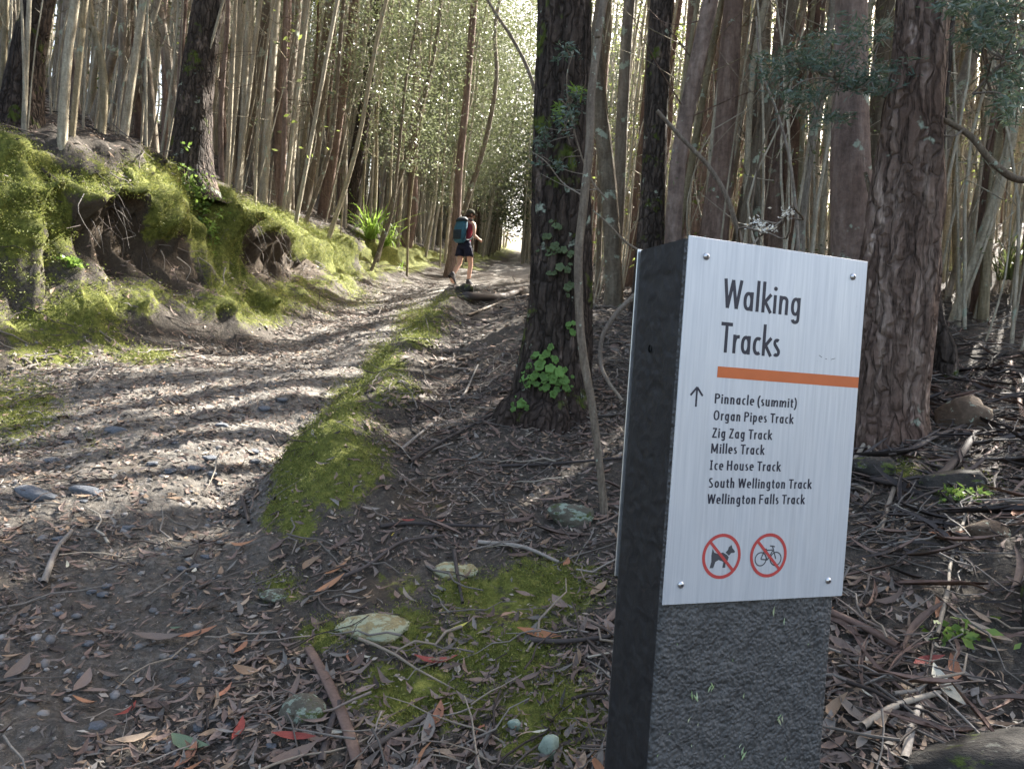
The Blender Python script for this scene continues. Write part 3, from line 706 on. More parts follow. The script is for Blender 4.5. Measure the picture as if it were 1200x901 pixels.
# ------------------------------------------------------------------ trees
K3 = [(.030, .022, .018), (.085, .062, .050), (.17, .13, .105), (.05, .035, .03)]
M_BDARK = m_bark('dark_bark', [(.024, .020, .017), (.068, .053, .044), (.15, .115, .095), (.085, .060, .05)], .7, .03, .02, .65)
M_BRED = m_bark('reddish_bark', [(.070, .050, .040), (.190, .130, .103), (.33, .25, .205), (.15, .092, .072)], .7, .03)
M_BGREY = m_bark('grey_bark', [(.09, .074, .057), (.21, .178, .138), (.36, .315, .25), (.17, .13, .098)], .9, .07)
M_BPALE = m_bark('pale_bark', [(.15, .125, .082), (.33, .285, .195), (.52, .46, .345), (.23, .19, .125)], 1.2, .05)
M_BSHRED = m_bark('peeling_bark', [(.060, .045, .037), (.185, .130, .105), (.42, .33, .275), (.15, .092, .072)], .6, .02, 0, .45)
M_TWIG = m_bark('twig_bark', [(.10, .08, .06), (.21, .17, .13), (.34, .29, .23), (.15, .12, .1)], 2, .05)
M_LCAN = m_leaf('canopy_leaves', [(.035, .05, .022), (.06, .08, .034), (.09, .11, .05), (.14, .155, .085)], .4, .4, .2)
M_LSAGE = m_leaf('sage_leaves', [(.060, .072, .046), (.09, .105, .066), (.13, .145, .098), (.22, .235, .175)], .35, .38, .25)
M_LFAR = M_LSAGE
M_LBLUE = m_leaf('blue_green_leaves', [(.028, .055, .042), (.05, .088, .070), (.085, .13, .108), (.15, .20, .175)], .35, .45, .1)
M_LFRESH = m_leaf('fresh_green_leaves', [(.07, .14, .02), (.12, .21, .035), (.20, .30, .07)], .45, .45, .1)
M_LWHITE = m_leaf('white_flowers', [(.55, .55, .52), (.75, .75, .72)], .3, .5)
def barkdisp(amp, seed, fr=3.0, vert=1.4):
    def f(th, L):
        x = np.cos(th)*fr+seed*3.7; y = np.sin(th)*fr+L*vert
        z = fbm(x, y, 3, seed)*.6+fbm(np.cos(th)*fr*3+seed, np.sin(th)*fr*3+L*vert*2.4, 2, seed+5)*.4
        return amp*z
    return f
def leafquads(c, sz, n, spread, asp=.34, droop=0.0, rng=RNG):
    # n diamond leaves about each cluster centre c (m,3); spread = cluster radius
    m = len(c); p = np.repeat(c, n, 0)+rng.normal(0, 1, (m*n, 3))*spread*np.array([1.15, 1.15, .30])*.6
    k = len(p); d = rng.normal(0, 1, (k, 3)); d[:, 2] = d[:, 2]*.6-droop; d /= np.linalg.norm(d, axis=1)[:, None]
    q = np.cross(d, rng.normal(0, 1, (k, 3))); q /= np.linalg.norm(q, axis=1)[:, None]+1e-9
    L = (sz*rng.uniform(.6, 1.35, k))[:, None]; W = L*asp
    V = np.stack([p, p+d*L*.45+q*W*.5, p+d*L, p+d*L*.45-q*W*.5], 1).reshape(-1, 3)
    return V, np.arange(k*4).reshape(-1, 4)
def leaf_cull(V, F, off, keep=.02):           # drop the single leaves standing in a sunlit gap
    c = V.reshape(-1, 4, 3)[:, 0]+off; m = ~sun_lit(c) | (RNG.random(len(c)) < keep)
    V = V.reshape(-1, 4, 3)[m].reshape(-1, 3); return V, np.arange(len(V)).reshape(-1, 4)
def cull(c, keep=.04):
    if len(c) == 0: return c
    m = sun_lit(c); return c[(~m) | (RNG.random(len(c)) < keep)]
def branchlets(base, tips, r0, r1, sides=4, bend=.15):
    out = []
    for b, t in zip(base, tips):
        mid = (b+t)/2+RNG.normal(0, 1, 3)*np.linalg.norm(t-b)*bend
        out.append(tube(spline([b, mid, t], 3), np.linspace(r0, r1, 7), sides))
    return out
def make_traced(nm, label, pts, mat, d=None, top=9.0, sides=26, amp=.16, flare=1.35, seed=1, group=None, crown=None, ground=True, lean_cap=.10, vert=1.4):
    # pts: (px, py, width px) bottom -> top of the photo; d: world depth (None: where the foot meets the ground)
    if d is None: d = float(G1(pts[0][0], pts[0][1])[1])
    q = [P(float(a), float(b), d) for a, b, c in pts]; rr = [c*d/FPX/2 for a, b, c in pts]
    q = [np.array(x) for x in q]
    if ground:
        g = hz(q[0][0], d); z0 = float(g)-.12
        if q[0][2] > z0+.05: q = [np.array([q[0][0]-(q[1][0]-q[0][0])*.2, d, z0])]+q; rr = [rr[0]*flare]+rr
        else: q[0][2] = min(q[0][2], z0+.02)
    dz = q[-1][2]-q[-2][2]; sl = np.clip((q[-1]-q[-2])/dz, -lean_cap, lean_cap); sl[2] = 1
    zt = float(hz(q[0][0], d))+top; rem = zt-q[-1][2]
    for f in (.35, .7, 1.0):
        q.append(q[-1]+sl*rem*(.35 if f < 1 else .3)+np.array([random.uniform(-.1, .1), random.uniform(-.1, .1), 0])); rr.append(rr[-1]*.8)
    base = q[0].copy(); base[2] = float(hz(base[0], base[1]))
    L = sum(np.linalg.norm(q[i+1]-q[i]) for i in range(len(q)-1))
    m = max(3, int(L/(.035 if sides > 40 else .07)/len(q))) if sides > 18 else 5
    ctl = np.array([list(a-base)+[r] for a, r in zip(q, rr)]); sp = spline(ctl, m)
    V, F = tube(sp[:, :3], np.maximum(sp[:, 3], .003), sides, barkdisp(amp, seed, 2.6, vert))
    t = empty(nm, base, label, 'tree', group)
    link('trunk', mesh('trunk', V, F, mat), t)
    if crown:
        n, rad, lift, lsz = crown
        tip = q[-1]; c = RNG.normal(0, 1, (n, 3)); c /= np.linalg.norm(c, axis=1)[:, None]; c *= (RNG.random((n, 1))**.4)*np.array([rad, rad, rad*.45])
        c = c+tip+np.array([0, 0, lift]); c = cull(c)
        if len(c):
            V, F = leaf_cull(*leafquads(c-base, lsz, 16, .32), base); link('crown', mesh('crown', V, F, M_LCAN, False), t)
            tips = c[RNG.choice(len(c), min(14, len(c)), False)]-base
            V, F = join(branchlets([np.array(sp[RNG.integers(int(len(sp)*.72), len(sp)-1), :3]) for _ in tips], tips, .035, .008)); link('limbs', mesh('limbs', V, F, mat), t)['kind'] = 'stuff'
    return t, sp[:, :3]+base, sp[:, 3]

BIG = (150, 2.3, .6, .15)
T1, LC1, LR1 = make_traced('mature_tree', 'stout dark trunk with green lichen rosettes, alone on the mound between track and sign',
    [(644, 484, 122), (646, 466, 98), (648, 440, 87), (652, 405, 80), (655, 360, 72), (657, 300, 67), (657, 200, 62), (658, 100, 60), (660, 0, 59)], M_BDARK, None, 9.5, 84, .30, 1.1, 3, crown=BIG)
T2, c2, r2 = make_traced('mature_tree', 'thick trunk with dark shredding bark right behind the sign, reddish near the top',
    [(1036, 505, 100), (1040, 470, 86), (1046, 400, 84), (1054, 300, 82), (1062, 220, 78), (1070, 130, 66), (1082, 0, 56)], M_BSHRED, None, 9, 40, .22, 1.1, 4, crown=BIG)
T3, c3, r3 = make_traced('mature_tree', 'reddish trunk forking off just left of the thick shredding trunk behind the sign',
    [(1034, 480, 60), (1018, 400, 56), (1004, 320, 52), (998, 240, 48), (996, 150, 40), (998, 0, 34)], M_BRED, 3.75, 9, 30, .16, 1.1, 5, crown=BIG)
T4 = make_traced('slender_tree', 'pinkish brown trunk rising straight above the top left of the sign', [(826, 345, 38), (836, 280, 34), (846, 180, 28), (853, 90, 25), (860, 0, 22)], M_BRED, 6.2, 9, 20, .08, 1.3, 6, crown=BIG)
T5 = make_traced('slender_tree', 'rust brown trunk standing behind the middle of the sign top edge', [(906, 340, 36), (910, 240, 32), (914, 140, 26), (918, 50, 24), (922, 0, 22)], M_BRED, 6.8, 9, 20, .1, 1.3, 7, crown=BIG)
T6 = make_traced('slender_tree', 'straight grey trunk seen between the two reddish trunks behind the sign', [(1022, 300, 24), (1026, 200, 22), (1032, 100, 20), (1038, 0, 19)], M_BGREY, 6.5, 9, 16, .08, 1.3, 8, crown=BIG)
T7 = make_traced('slender_tree', 'blackened trunk between the stout lichen tree and the sign', [(758, 345, 36), (764, 250, 30), (768, 150, 27), (776, 0, 26)], M_BDARK, 6.4, 9, 20, .16, 1.3, 9, crown=BIG)
T8 = make_traced('mature_tree', 'dark trunk on a mossy stump at the bank edge, thickest of the left hand trees', [(226, 228, 64), (224, 190, 48), (228, 120, 38), (236, 60, 34), (246, 0, 33)], M_BDARK, None, 9, 26, .2, 1.4, 10, crown=(60, 1.8, .6, .15))
T9 = make_traced('mature_tree', 'black trunk at the far upper left corner of the wood', [(24, 150, 54), (28, 100, 40), (36, 40, 33), (46, 0, 31)], M_BDARK, None, 9, 24, .18, 1.5, 11, crown=(60, 1.8, .6, .15))
_sl = 'slender tree leaning to the right on the left bank, '
for lab, pts, d, mt in [
    ('grey trunk leaning right, first behind the dark stump tree on the bank', [(268, 214, 30), (284, 150, 24), (302, 70, 21), (318, 0, 20)], 7.8, M_BGREY),
    ('speckled grey trunk leaning right on the bank above the overhanging moss', [(316, 238, 26), (326, 180, 20), (336, 100, 17), (346, 0, 16)], 7.9, M_BGREY),
    ('thin pale trunk crossing behind the speckled grey trunk on the bank', [(298, 222, 12), (318, 140, 12), (334, 60, 11), (346, 0, 11)], 8.6, M_BPALE),
    ('dark based trunk leaning right beside the strappy sedge on the bank', [(404, 262, 24), (414, 210, 19), (427, 130, 16), (438, 50, 14), (446, 0, 13)], 9.7, M_BDARK),
    ('curving pinkish trunk just right of the strappy sedge', [(474, 290, 17), (483, 250, 13), (484, 180, 11), (488, 100, 10), (491, 0, 9)], 12.6, M_BRED),
    ('brown trunk rising directly behind the hiker', [(526, 322, 13), (534, 270, 10), (538, 200, 9), (546, 120, 8), (556, 0, 8)], 17.0, M_BRED),
    ('brown trunk leaning right between the grey trunks and the dark based trunk', [(352, 248, 20), (366, 180, 15), (378, 90, 13), (388, 0, 12)], 9.2, M_BGREY),
    ('slim brown trunk a little left of the dark based trunk', [(378, 258, 16), (390, 180, 13), (404, 90, 11), (416, 0, 10)], 10.2, M_BRED),
    ('pale twin stem on the left bank, its root bared below', [(72, 214, 11), (74, 140, 11), (80, 60, 10), (88, 0, 10)], 5.6, M_BPALE),
    ('thinner pale twin stem beside the bared root on the left bank', [(80, 205, 7), (88, 120, 7), (96, 40, 7), (100, 0, 7)], 5.7, M_BPALE),
    ('pale bowed stem high on the left bank with a bent neighbour', [(118, 170, 9), (122, 100, 9), (112, 40, 8), (104, 0, 7)], 7.4, M_BPALE),
    ('straight tan stem rising midway between the twin stems and the dark stump tree', [(174, 172, 12), (178, 100, 10), (182, 0, 9)], 7.6, M_BPALE),
    ('leaning tan stem left of the dark stump tree', [(142, 182, 10), (152, 110, 9), (168, 0, 8)], 7.3, M_BPALE),
    ('short dark stem bent beside the thick shredding trunk at the right', [(1108, 412, 24), (1096, 370, 17), (1094, 300, 14), (1100, 200, 10), (1112, 60, 8)], 4.3, M_BDARK),
    ('pale straight stem near the right edge above the rubble of roots', [(1152, 372, 12), (1160, 250, 10), (1176, 120, 9), (1188, 0, 8)], 5.6, M_BPALE),
    ('pale leaning stem second from the right edge', [(1128, 380, 10), (1140, 280, 9), (1156, 160, 8), (1166, 0, 8)], 6.2, M_BPALE),
    ('brown trunk half hidden by the right flank of the lichen tree', [(716, 345, 16), (724, 250, 15), (730, 120, 14), (738, 0, 13)], 7.6, M_BGREY),
    ('straight brown trunk just right of the blackened trunk', [(796, 345, 15), (800, 220, 13), (806, 100, 12), (812, 0, 11)], 8.0, M_BRED),
    ('wide grey trunk standing close behind the rust brown trunk', [(886, 345, 20), (884, 240, 19), (892, 120, 18), (896, 0, 17)], 7.6, M_BGREY),
    ('pale trunk showing in the gap left of the forked reddish trunk', [(950, 345, 14), (952, 220, 13), (958, 100, 12), (962, 0, 11)], 7.2, M_BPALE),
    ]:
    make_traced('slender_tree', lab, pts, mt, (float(G1(pts[0][0], pts[0][1])[1])+.1 if pts[0][0] < 500 else d), 8.5, 12, .08, 1.3, random.randint(1, 900), crown=(16, 1.0, .4, .12))
# stem of the young tree bending in front of the lichen tree
yt, cY, rY = make_traced('young_tree', 'wavy pale young stem growing in front of the stout lichen tree, beside a lichened stone',
    [(708, 602, 10), (706, 575, 9), (700, 520, 9), (693, 470, 9.5), (684, 420, 10), (679, 370, 9.5), (678, 300, 10), (684, 240, 10), (691, 170, 10), (693, 110, 9.5), (701, 50, 9), (708, 0, 9)], M_TWIG, None, 6, 12, .12, 1.1, 44)
def shadow_hits(x, y):                       # would this thin trunk stripe a sunlit patch?
    z = float(hz(x, y)); zz = np.linspace(.3, 8, 14); q = np.c_[np.full(14, x), np.full(14, y), z+zz]
    return sun_lit(q).mean()
# trees added at the right, crowns out of the frame, to shade the track
for i, (x, y) in enumerate([(5.2, 3.6), (7.2, 5.2), (8.8, 8.2), (10.2, 5.8), (3.9, 6.2), (6.2, 8.6), (8.4, 11.4), (5.6, 11.2), (3.6, 8.6), (10.8, 12.6), (6.6, 2.0), (9.8, 2.2), (12, 9), (2.6, 10.6), (4.4, 13.2), (2.5, 14.6), (6.2, 14.2), (5.0, 17.0), (8.0, 17.5), (3.4, 18.8), (7.4, 20.5), (1.9, 12.4)]):
    cand = [(x, y)]+[(x+random.uniform(-1.6, 1.6), y+random.uniform(-1.6, 1.6)) for _ in range(40)]   # stand where the trunk does not stripe a sunlit patch
    cand = [q_ for q_ in cand if q_[0] > 1.1 and (q_[1] > 7 or q_[0] > .95*q_[1])] or cand[:1]
    x, y = min(cand, key=lambda q_: shadow_hits(*q_))
    z = float(hz(x, y)); b = np.array([x, y, z])
    pts = np.array([[0, 0, -.2, .16], [.05, 0, 2, .13], [.1, .1, 5, .11], [.0, .1, 8, .09], [.1, 0, 9.5 if y < 10 else 11, .06]])*np.array([1, 1, 1, 1]); sp = spline(pts, 8)
    V, F = tube(sp[:, :3], sp[:, 3], 12, barkdisp(.1, 100+i))
    t = empty('mature_tree', b, 'tall straight tree added on the right slope for its shading crown', 'tree', 'added shade trees on the right hand slope')
    link('trunk', mesh('trunk', V, F, M_BRED if i % 2 else M_BGREY), t)
    c = RNG.normal(0, 1, (250, 3)); c /= np.linalg.norm(c, axis=1)[:, None]; c *= (RNG.random((250, 1))**.4)*np.array([2.3, 2.3, 1.1]); c = cull(c*(1.15 if y > 10 else 1)+b+np.array([0, 0, 8.6 if y < 10 else 10.4]), .02)
    if len(c):
        V, F = leaf_cull(*leafquads(c-b, .15, 16, .34), b); link('crown', mesh('crown', V, F, M_LCAN, False), t)

# ---- thin stems of the thicket: prototypes copied one by one
def proto_stem(i, mat, h=8.5, r=.035):
    n = 7; z = np.linspace(-.15, h, n); off = np.cumsum(RNG.normal(0, .11, (n, 2)), 0); off -= off[0]
    rad = r*np.linspace(1.15, .5, n); pts = np.c_[off, z, rad]; sp = spline(pts, 4)
    V, F = tube(sp[:, :3], sp[:, 3], 7, barkdisp(.12, 200+i))
    t = mesh('trunk', V, F, mat)
    br = []
    for k in range(RNG.integers(9, 16)):
        j = RNG.integers(5, len(sp)-4); b = sp[j, :3]; a = RNG.uniform(0, 6.28); l = RNG.uniform(.25, 1.1)
        tip = b+np.array([math.cos(a)*l, math.sin(a)*l, RNG.uniform(.1, 1.1)*l]); m_ = (b+tip)/2+RNG.normal(0, .06, 3)
        br.append(tube(spline([b, m_, tip], 3), np.linspace(.007, .002, 7), 3))
    V, F = join(br); bme = mesh('branches', V, F, mat)
    return t, bme, sp
def crown_mesh(i, h0, h1, rad, n, sz, mat, per=12, spread=.22):
    c = np.c_[RNG.normal(0, 1, (n, 2)), np.zeros(n)]; c[:, :2] *= rad*.5; c[:, 2] = RNG.uniform(h0, h1, n)
    c[:, :2] *= (1-.45*np.abs((c[:, 2]-(h0+h1)/2)/((h1-h0)/2)))[:, None]
    V, F = leafquads(c, sz, per, spread); return mesh('crown', V, F, mat, False)
stems = []
for i in range(9):
    mt = [M_BPALE, M_BGREY, M_BPALE, M_BRED, M_BPALE, M_BGREY, M_BPALE, M_BGREY, M_BRED][i]
    stems.append(proto_stem(i, mt, 8.5, [.03, .045, .022, .05, .035, .03, .026, .06, .04][i]))
GRP = {'L': ('thin %s stem of the crowded thicket on the bank left of the track', 'thin stems of the thicket on the left bank'),
       'R': ('thin %s stem of the crowded thicket on the slope right of the lichen tree', 'thin stems of the thicket on the right hand slope'),
       'M': ('slim leafy %s tree in the ranks closing in along the far end of the track', 'slim leafy trees lining the far track')}
def put_tree(x, y, grp, st, crown=None, s=1.0, lean=(0, 0), unique=None):
    z = float(hz(x, y))
    kd = st[0].materials[0].name.split('_')[0]; t = empty('thicket_tree', (x, y, z), GRP[grp][0] % kd, 'tree', kd+' '+GRP[grp][1])
    t.rotation_euler = (lean[1], lean[0], random.uniform(0, 6.28)*0); t.scale = (s, s, s)
    k_ = random.uniform(.6, 1.5); link('trunk', st[0], t).scale = (k_, k_, 1); link('branches', st[1], t)['kind'] = 'stuff'
    if crown is not None: link('crown', crown, t)
    if unique is not None:
        n, rad, h0, h1, sz, mt = unique
        c = np.c_[RNG.normal(0, rad*.55, (n, 2)), RNG.uniform(h0, h1, n)]+np.array([x+lean[0]*h1*.8, y-lean[1]*h1*.8, z])
        c = cull(c)
        if len(c):
            V, F = leafquads(c-np.array([x, y, z]), sz*.62, 22, .24); V, F = leaf_cull(V, F, np.array([x, y, z])); V = V/s; link('crown', mesh('crown', V, F, mt, False), t)
            # crown vertices were laid out upright: undo the lean for this child
            t.children[-1].rotation_euler = (-lean[1], -lean[0], 0)
def trackx(y): return np.interp(y, [0, 5, 9, 12, 16, 20, 25, 32, 60], [-1.8, -2.2, -1.6, -1.5, -1.0, -.7, -.5, -.3, 0])
placed = []
def free(x, y, dmin):
    for a, b in placed:
        if (a-x)**2+(b-y)**2 < dmin*dmin: return False
    return True
crowns_hi = [crown_mesh(i, 4.2, 9.0, 1.0, 55, .085, M_LSAGE) for i in range(3)]
crowns_bush = [crown_mesh(10+i, 1.7+.5*i, 8.5, 1.35, 520, .060, [M_LSAGE, M_LSAGE, M_LCAN, M_LSAGE][i], 14, .26) for i in range(4)]
cnt = {'L': 0, 'R': 0, 'M': 0}
tries = 0
while cnt['L'] < 95 and tries < 9000:
    tries += 1
    y = 5.5+14*random.random()**1.2; xb = float(np.interp(y, _BY, _BX)); x = xb-.75-random.random()**1.3*(2.5+y*.35)
    u, v = pix(np.array([x, y, float(hz(x, y))])); 
    if u < -120 or not free(x, y, .30) or float(bank_t(x, y)) < 1.35: continue
    placed.append((x, y)); st = random.choice(stems); lean = (random.gauss(.06, .085), random.gauss(0, .05))
    put_tree(x, y, 'L', st, None, random.uniform(.75, 1.15), lean, (14, 1.0, 5, 8.5, .10, M_LSAGE) if random.random() < .8 else None); cnt['L'] += 1
tries = 0
while cnt['R'] < 105 and tries < 9000:
    tries += 1
    y = 5.6+12*random.random()**1.1; x = random.uniform(.25, 1.02*y*.78)
    if y < 7 and x < 1.2: continue
    u, v = pix(np.array([x, y, float(hz(x, y))]))
    if u > 1290 or u < 690-(y-8)*8 or not free(x, y, .28): continue
    if shadow_hits(x, y) > .07 and random.random() < .93: continue
    placed.append((x, y)); st = random.choice(stems); lean = (random.gauss(.03, .075), random.gauss(0, .05))
    put_tree(x, y, 'R', st, None, random.uniform(.7, 1.1), lean, (16, 1.1, 4.6, 8.5, .10, M_LCAN) if random.random() < .8 else None); cnt['R'] += 1
tries = 0
while cnt['M'] < 98 and tries < 9000:
    tries += 1
    y = 13+20*random.random()**.9; side = random.choice((-1, 1)); x = float(trackx(y))+side*(1.15+random.random()**1.4*(.8+.26*y))
    if not free(x, y, .5): continue
    if side > 0 and shadow_hits(x, y) > .12 and random.random() < .85: continue
    placed.append((x, y)); st = random.choice(stems); lean = (random.gauss(-.03*side, .05), random.gauss(.0, .04))
    if side > 0 and y < 24: put_tree(x, y, 'M', st, None, random.uniform(.8, 1.25), lean, (230, 1.5, 1.8, 9.5, .10, M_LSAGE))
    else: put_tree(x, y, 'M', st, random.choice(crowns_bush if random.random() < .75 else crowns_hi), random.uniform(.8, 1.25), lean)
    cnt['M'] += 1
# ---- the wood beyond: one mass
tr = []; cl = []
N = 3000
yy = 11+49*RNG.random(N)**1.1; xx = RNG.uniform(-.80, .92, N)*yy
nr3 = RNG.random(N) < .27; yy = np.where(nr3, RNG.uniform(22, 55, N), yy); xx = np.where(nr3, trackx(yy)+RNG.normal(0, 1, N)*(1.5+.09*yy), xx)
ok = ((np.abs(xx-trackx(yy)) > 1.2+.06*yy) | (yy > 31)) & ((xx > 0) | (xx < np.interp(yy, _BY, _BX)-1.0)) & ((yy > 18) | (xx < 0) | (RNG.random(N) < .45))
xx = xx[ok]; yy = yy[ok]; zz = hz(xx, yy)
hit = sun_lit(np.concatenate([np.c_[xx, yy, zz+h_] for h_ in (2, 4, 6, 8)])).reshape(4, -1).mean(0); ok = (hit < .15) | (yy > 26) | ((xx < -3) & (RNG.random(len(xx)) < .7)) | (RNG.random(len(xx)) < .12); xx = xx[ok]; yy = yy[ok]; zz = zz[ok]
for x, y, z in zip(xx, yy, zz):
    h = RNG.uniform(8, 12); r = RNG.uniform(.03, .07); a, b = RNG.normal(.02, .04, 2)
    pts = np.array([[x, y, z-.2], [x+a*h*.5+RNG.normal(0, .08), y, z+h*.5], [x+a*h, y+b*h, z+h]])
    tr.append(tube(pts, [r, r*.8, r*.4], 5))
V, F = join(tr); tag(link('distant_trunks', mesh('distant_trunks', V, F, M_BPALE)), 'crowded mass of pale stems deep in the wood beyond the near trees', 'distant wood', kind='stuff')
n = 12; c = np.repeat(np.c_[xx, yy, zz], n, 0); m_ = len(c)
c[:, 2] += RNG.uniform(1.2, 12, m_); c[:, :2] += RNG.normal(0, .7, (m_, 2)); kk = (c[:, 1] > 24) | (c[:, 0] < -3) | ~sun_lit(c); c = c[kk]
# understorey leaves between the stems; sunlight is put into their brighter leaf colour
m_ = 13000; yy = RNG.uniform(10, 34, m_); xx = np.where(RNG.random(m_) < .72, RNG.uniform(.06, .95, m_), RNG.uniform(-.95, -.12, m_))*yy
ok = (np.abs(xx-trackx(yy)) > 1.6) & (vn(xx*.7, yy*.7, 95) > .42); xx = xx[ok]; yy = yy[ok]; cu = np.c_[xx, yy, hz(xx, yy)+.3+RNG.random(len(xx))**1.2*9]; cu = cu[(cu[:, 1] > 20) | ~sun_lit(cu)]
M_LGLOW = m_leaf('sunlit_leaves', [(.07, .095, .022), (.12, .15, .035), (.18, .215, .06), (.10, .12, .045)], .55, .4)
V, F = leafquads(cu, .085, 8, .34, .42); tag(link('understorey_foliage', mesh('understorey_foliage', V, F, M_LGLOW, False)), 'yellow green leaves seen in the gaps between the crowded stems', 'foliage', kind='stuff')
# denser canopy closing over the far track
m_ = 24000; yy = 17+43*RNG.random(m_)**.9; xx = trackx(yy)+RNG.normal(0, 1, m_)*(.17*yy+.8)
zz = hz(xx, yy)+1.0+RNG.random(m_)**.8*13; low = (np.abs(xx-trackx(yy)) < 1.5) & (yy < 34) & (zz < hz(xx, yy)+2.6); gp_ = vn(xx*.45, yy*.45+zz*.5, 91) > .30
c2 = np.c_[xx, yy, zz][~low & gp_]
m3 = 6000; y3 = RNG.uniform(34, 52, m3); x3 = trackx(y3)+RNG.normal(0, 3.6, m3); c2 = np.concatenate([c2, np.c_[x3, y3, hz(x3, y3)+1.8+RNG.random(m3)*7]]); c2 = c2[(c2[:, 1] > 24) | ~sun_lit(c2)]; c = np.concatenate([c, c2])
near_ = c[:, 1] < 27; V, F = join([leaf_cull(*leafquads(c[near_], .11, 7, .40, .42), 0), leafquads(c[~near_], .19, 6, .5, .42)]); tag(link('distant_foliage', mesh('distant_foliage', V, F, M_LSAGE, False)), 'pale green leaves of the deep wood filling the gaps between stems', 'foliage', kind='stuff')
print('trees', cnt, len(V))

# saplings and suckers too many and too thin to count
tr = []; lf = []
for (n, xa, xb_, ya, yb) in ((430, .02, .92, 4.6, 15), (380, -1.0, -.2, 5.5, 16)):
    yy = RNG.uniform(ya, yb, n); xx = RNG.uniform(xa, xb_, n)*yy
    ok = (np.abs(xx-trackx(yy)) > 1.6+.05*yy) & ((xx > 0) | (bank_t(xx, yy) > 1.3)) & ~((xx < 1.4) & (xx > -1) & (yy < 7.5)); xx = xx[ok]; yy = yy[ok]; zz = hz(xx, yy)
    hit = sun_lit(np.concatenate([np.c_[xx, yy, zz+h_] for h_ in (1, 2.5, 4)])).reshape(3, -1).mean(0); ok = (hit < .4) | (RNG.random(len(xx)) < .4)
    for x, y, z in zip(xx[ok], yy[ok], zz[ok]):
        h = RNG.uniform(1.5, 6.5); r = RNG.uniform(.006, .017); a, b = RNG.normal(.03, .075, 2)
        pts = np.array([[x, y, z-.05], [x+a*h*.3+RNG.normal(0, .05), y+RNG.normal(0, .05), z+h*.3], [x+a*h*.6+RNG.normal(0, .09), y+b*h*.5, z+h*.65], [x+a*h+RNG.normal(0, .1), y+b*h, z+h]])
        tr.append(tube(spline(pts, 3), np.linspace(r, r*.4, 10), 5))
        for _ in range(3):
            k_ = RNG.uniform(.3, 1); b0 = pts[0]+(pts[3]-pts[0])*k_; e = b0+RNG.normal(0, .35, 3)+[0, 0, .2]; tr.append(tube(np.array([b0, (b0+e)/2+RNG.normal(0, .05, 3), e]), [r*.4, r*.3, .002], 3)); lf.append(e)
V, F = join(tr); tag(link('undergrowth_stems', mesh('undergrowth_stems', V, F, M_BPALE)), 'tangle of thin pale saplings between the trunks on both slopes', 'undergrowth', kind='stuff')
c = np.array(lf); c = cull(c, .3); V, F = leafquads(c, .035, 14, .16); tag(link('undergrowth_leaves', mesh('undergrowth_leaves', V, F, M_LCAN, False)), 'small dull green leaves of the saplings between the trunks', 'foliage', kind='stuff')

# leafy trees leaning over the track, their crowns meeting above it
bigc = [crown_mesh(30+i, 2.6, 9.5, 2.3, 620, .055, M_LSAGE, 20, .30) for i in range(3)]
for i, (x, y, lx) in enumerate([(-3.4, 12.5, .13), (-3.0, 15.0, .14), (-3.2, 18, .16), (1.2, 17.2, -.12), (-2.6, 21, .12), (1.6, 20.5, -.14), (2.2, 24.5, -.14), (-2.9, 25, .12), (-2.4, 29, .1), (1.6, 29, -.1), (-4.6, 16.5, .1), (3.4, 21.5, -.1), (-4.8, 21, .1), (.9, 34, 0), (-1.6, 35, 0), (-3.6, 33, 0)]):
    st = stems[i % 9]; z = float(hz(x, y)); t = empty('leafy_tree', (x, y, z), 'leafy tree leaning over the middle distance of the track, pale green crown above it', 'tree', 'leafy trees arching over the track'); t.rotation_euler = (0, lx, 0); s_ = random.uniform(1.0, 1.25); t.scale = (s_, s_, s_)
    link('trunk', st[0], t); link('branches', st[1], t)['kind'] = 'stuff'; 
    if y > 20 and x < 0: link('crown', bigc[i % 3], t); continue
    bpy.context.view_layer.update(); m_ = np.array(t.matrix_world); q_ = np.array([v_.co[:] for v_ in bigc[i % 3].vertices]); w_ = q_@m_[:3, :3].T+m_[:3, 3]
    kp = ~sun_lit(w_[::4]) | (RNG.random(len(w_)//4) < .03); kp &= RNG.random(len(kp)) < .75; V = q_.reshape(-1, 4, 3)[kp].reshape(-1, 3); link('crown', mesh('crown', V, np.arange(len(V)).reshape(-1, 4), M_LSAGE, False), t)
# ------------------------------------------------------------------ litter
def leaf_tpl(wd, curl, bend, fold, n=5, twist=0):
    V = []
    for i in range(n):
        t = i/(n-1); w_ = wd*math.sin(math.pi*min(1, t*.96+.02))**.8*(1-.25*t)*.5
        if i == 0: w_ = .008
        if i == n-1: w_ = .004
        x = t-.5; y = bend*(t-.5)**2*2; z = curl*(t-.5)**2*2; a = twist*(t-.5)
        for s in (-1, 0, 1):
            V.append((x, y+s*w_*math.cos(a), z+abs(s)*w_*fold+s*w_*math.sin(a)))
    F = [[i*3+j, (i+1)*3+j, (i+1)*3+j+1, i*3+j+1] for i in range(n-1) for j in range(2)]
    return np.array(V), np.array(F)
LT = [leaf_tpl(.20, .15, .25, .25), leaf_tpl(.26, .35, -.15, .5), leaf_tpl(.17, -.12, .4, .15, twist=.8), leaf_tpl(.34, .25, .1, .45), leaf_tpl(.24, .5, .3, .9, twist=-1.0), leaf_tpl(.14, .1, -.5, .3, twist=.5)]
STRIP = [leaf_tpl(.09, .12, .18, 1.2, 7, 1.2), leaf_tpl(.06, -.08, -.3, 1.4, 7, -1.5)]
def stick_tpl(seed, sides=5):
    r = np.random.default_rng(seed); p = np.c_[np.linspace(-.5, .5, 6), r.normal(0, .035, 6), np.abs(r.normal(0, .02, 6))]
    return tube(spline(p, 1), np.linspace(.014, .006, len(spline(p, 1))), sides)
ST = [stick_tpl(i) for i in range(5)]
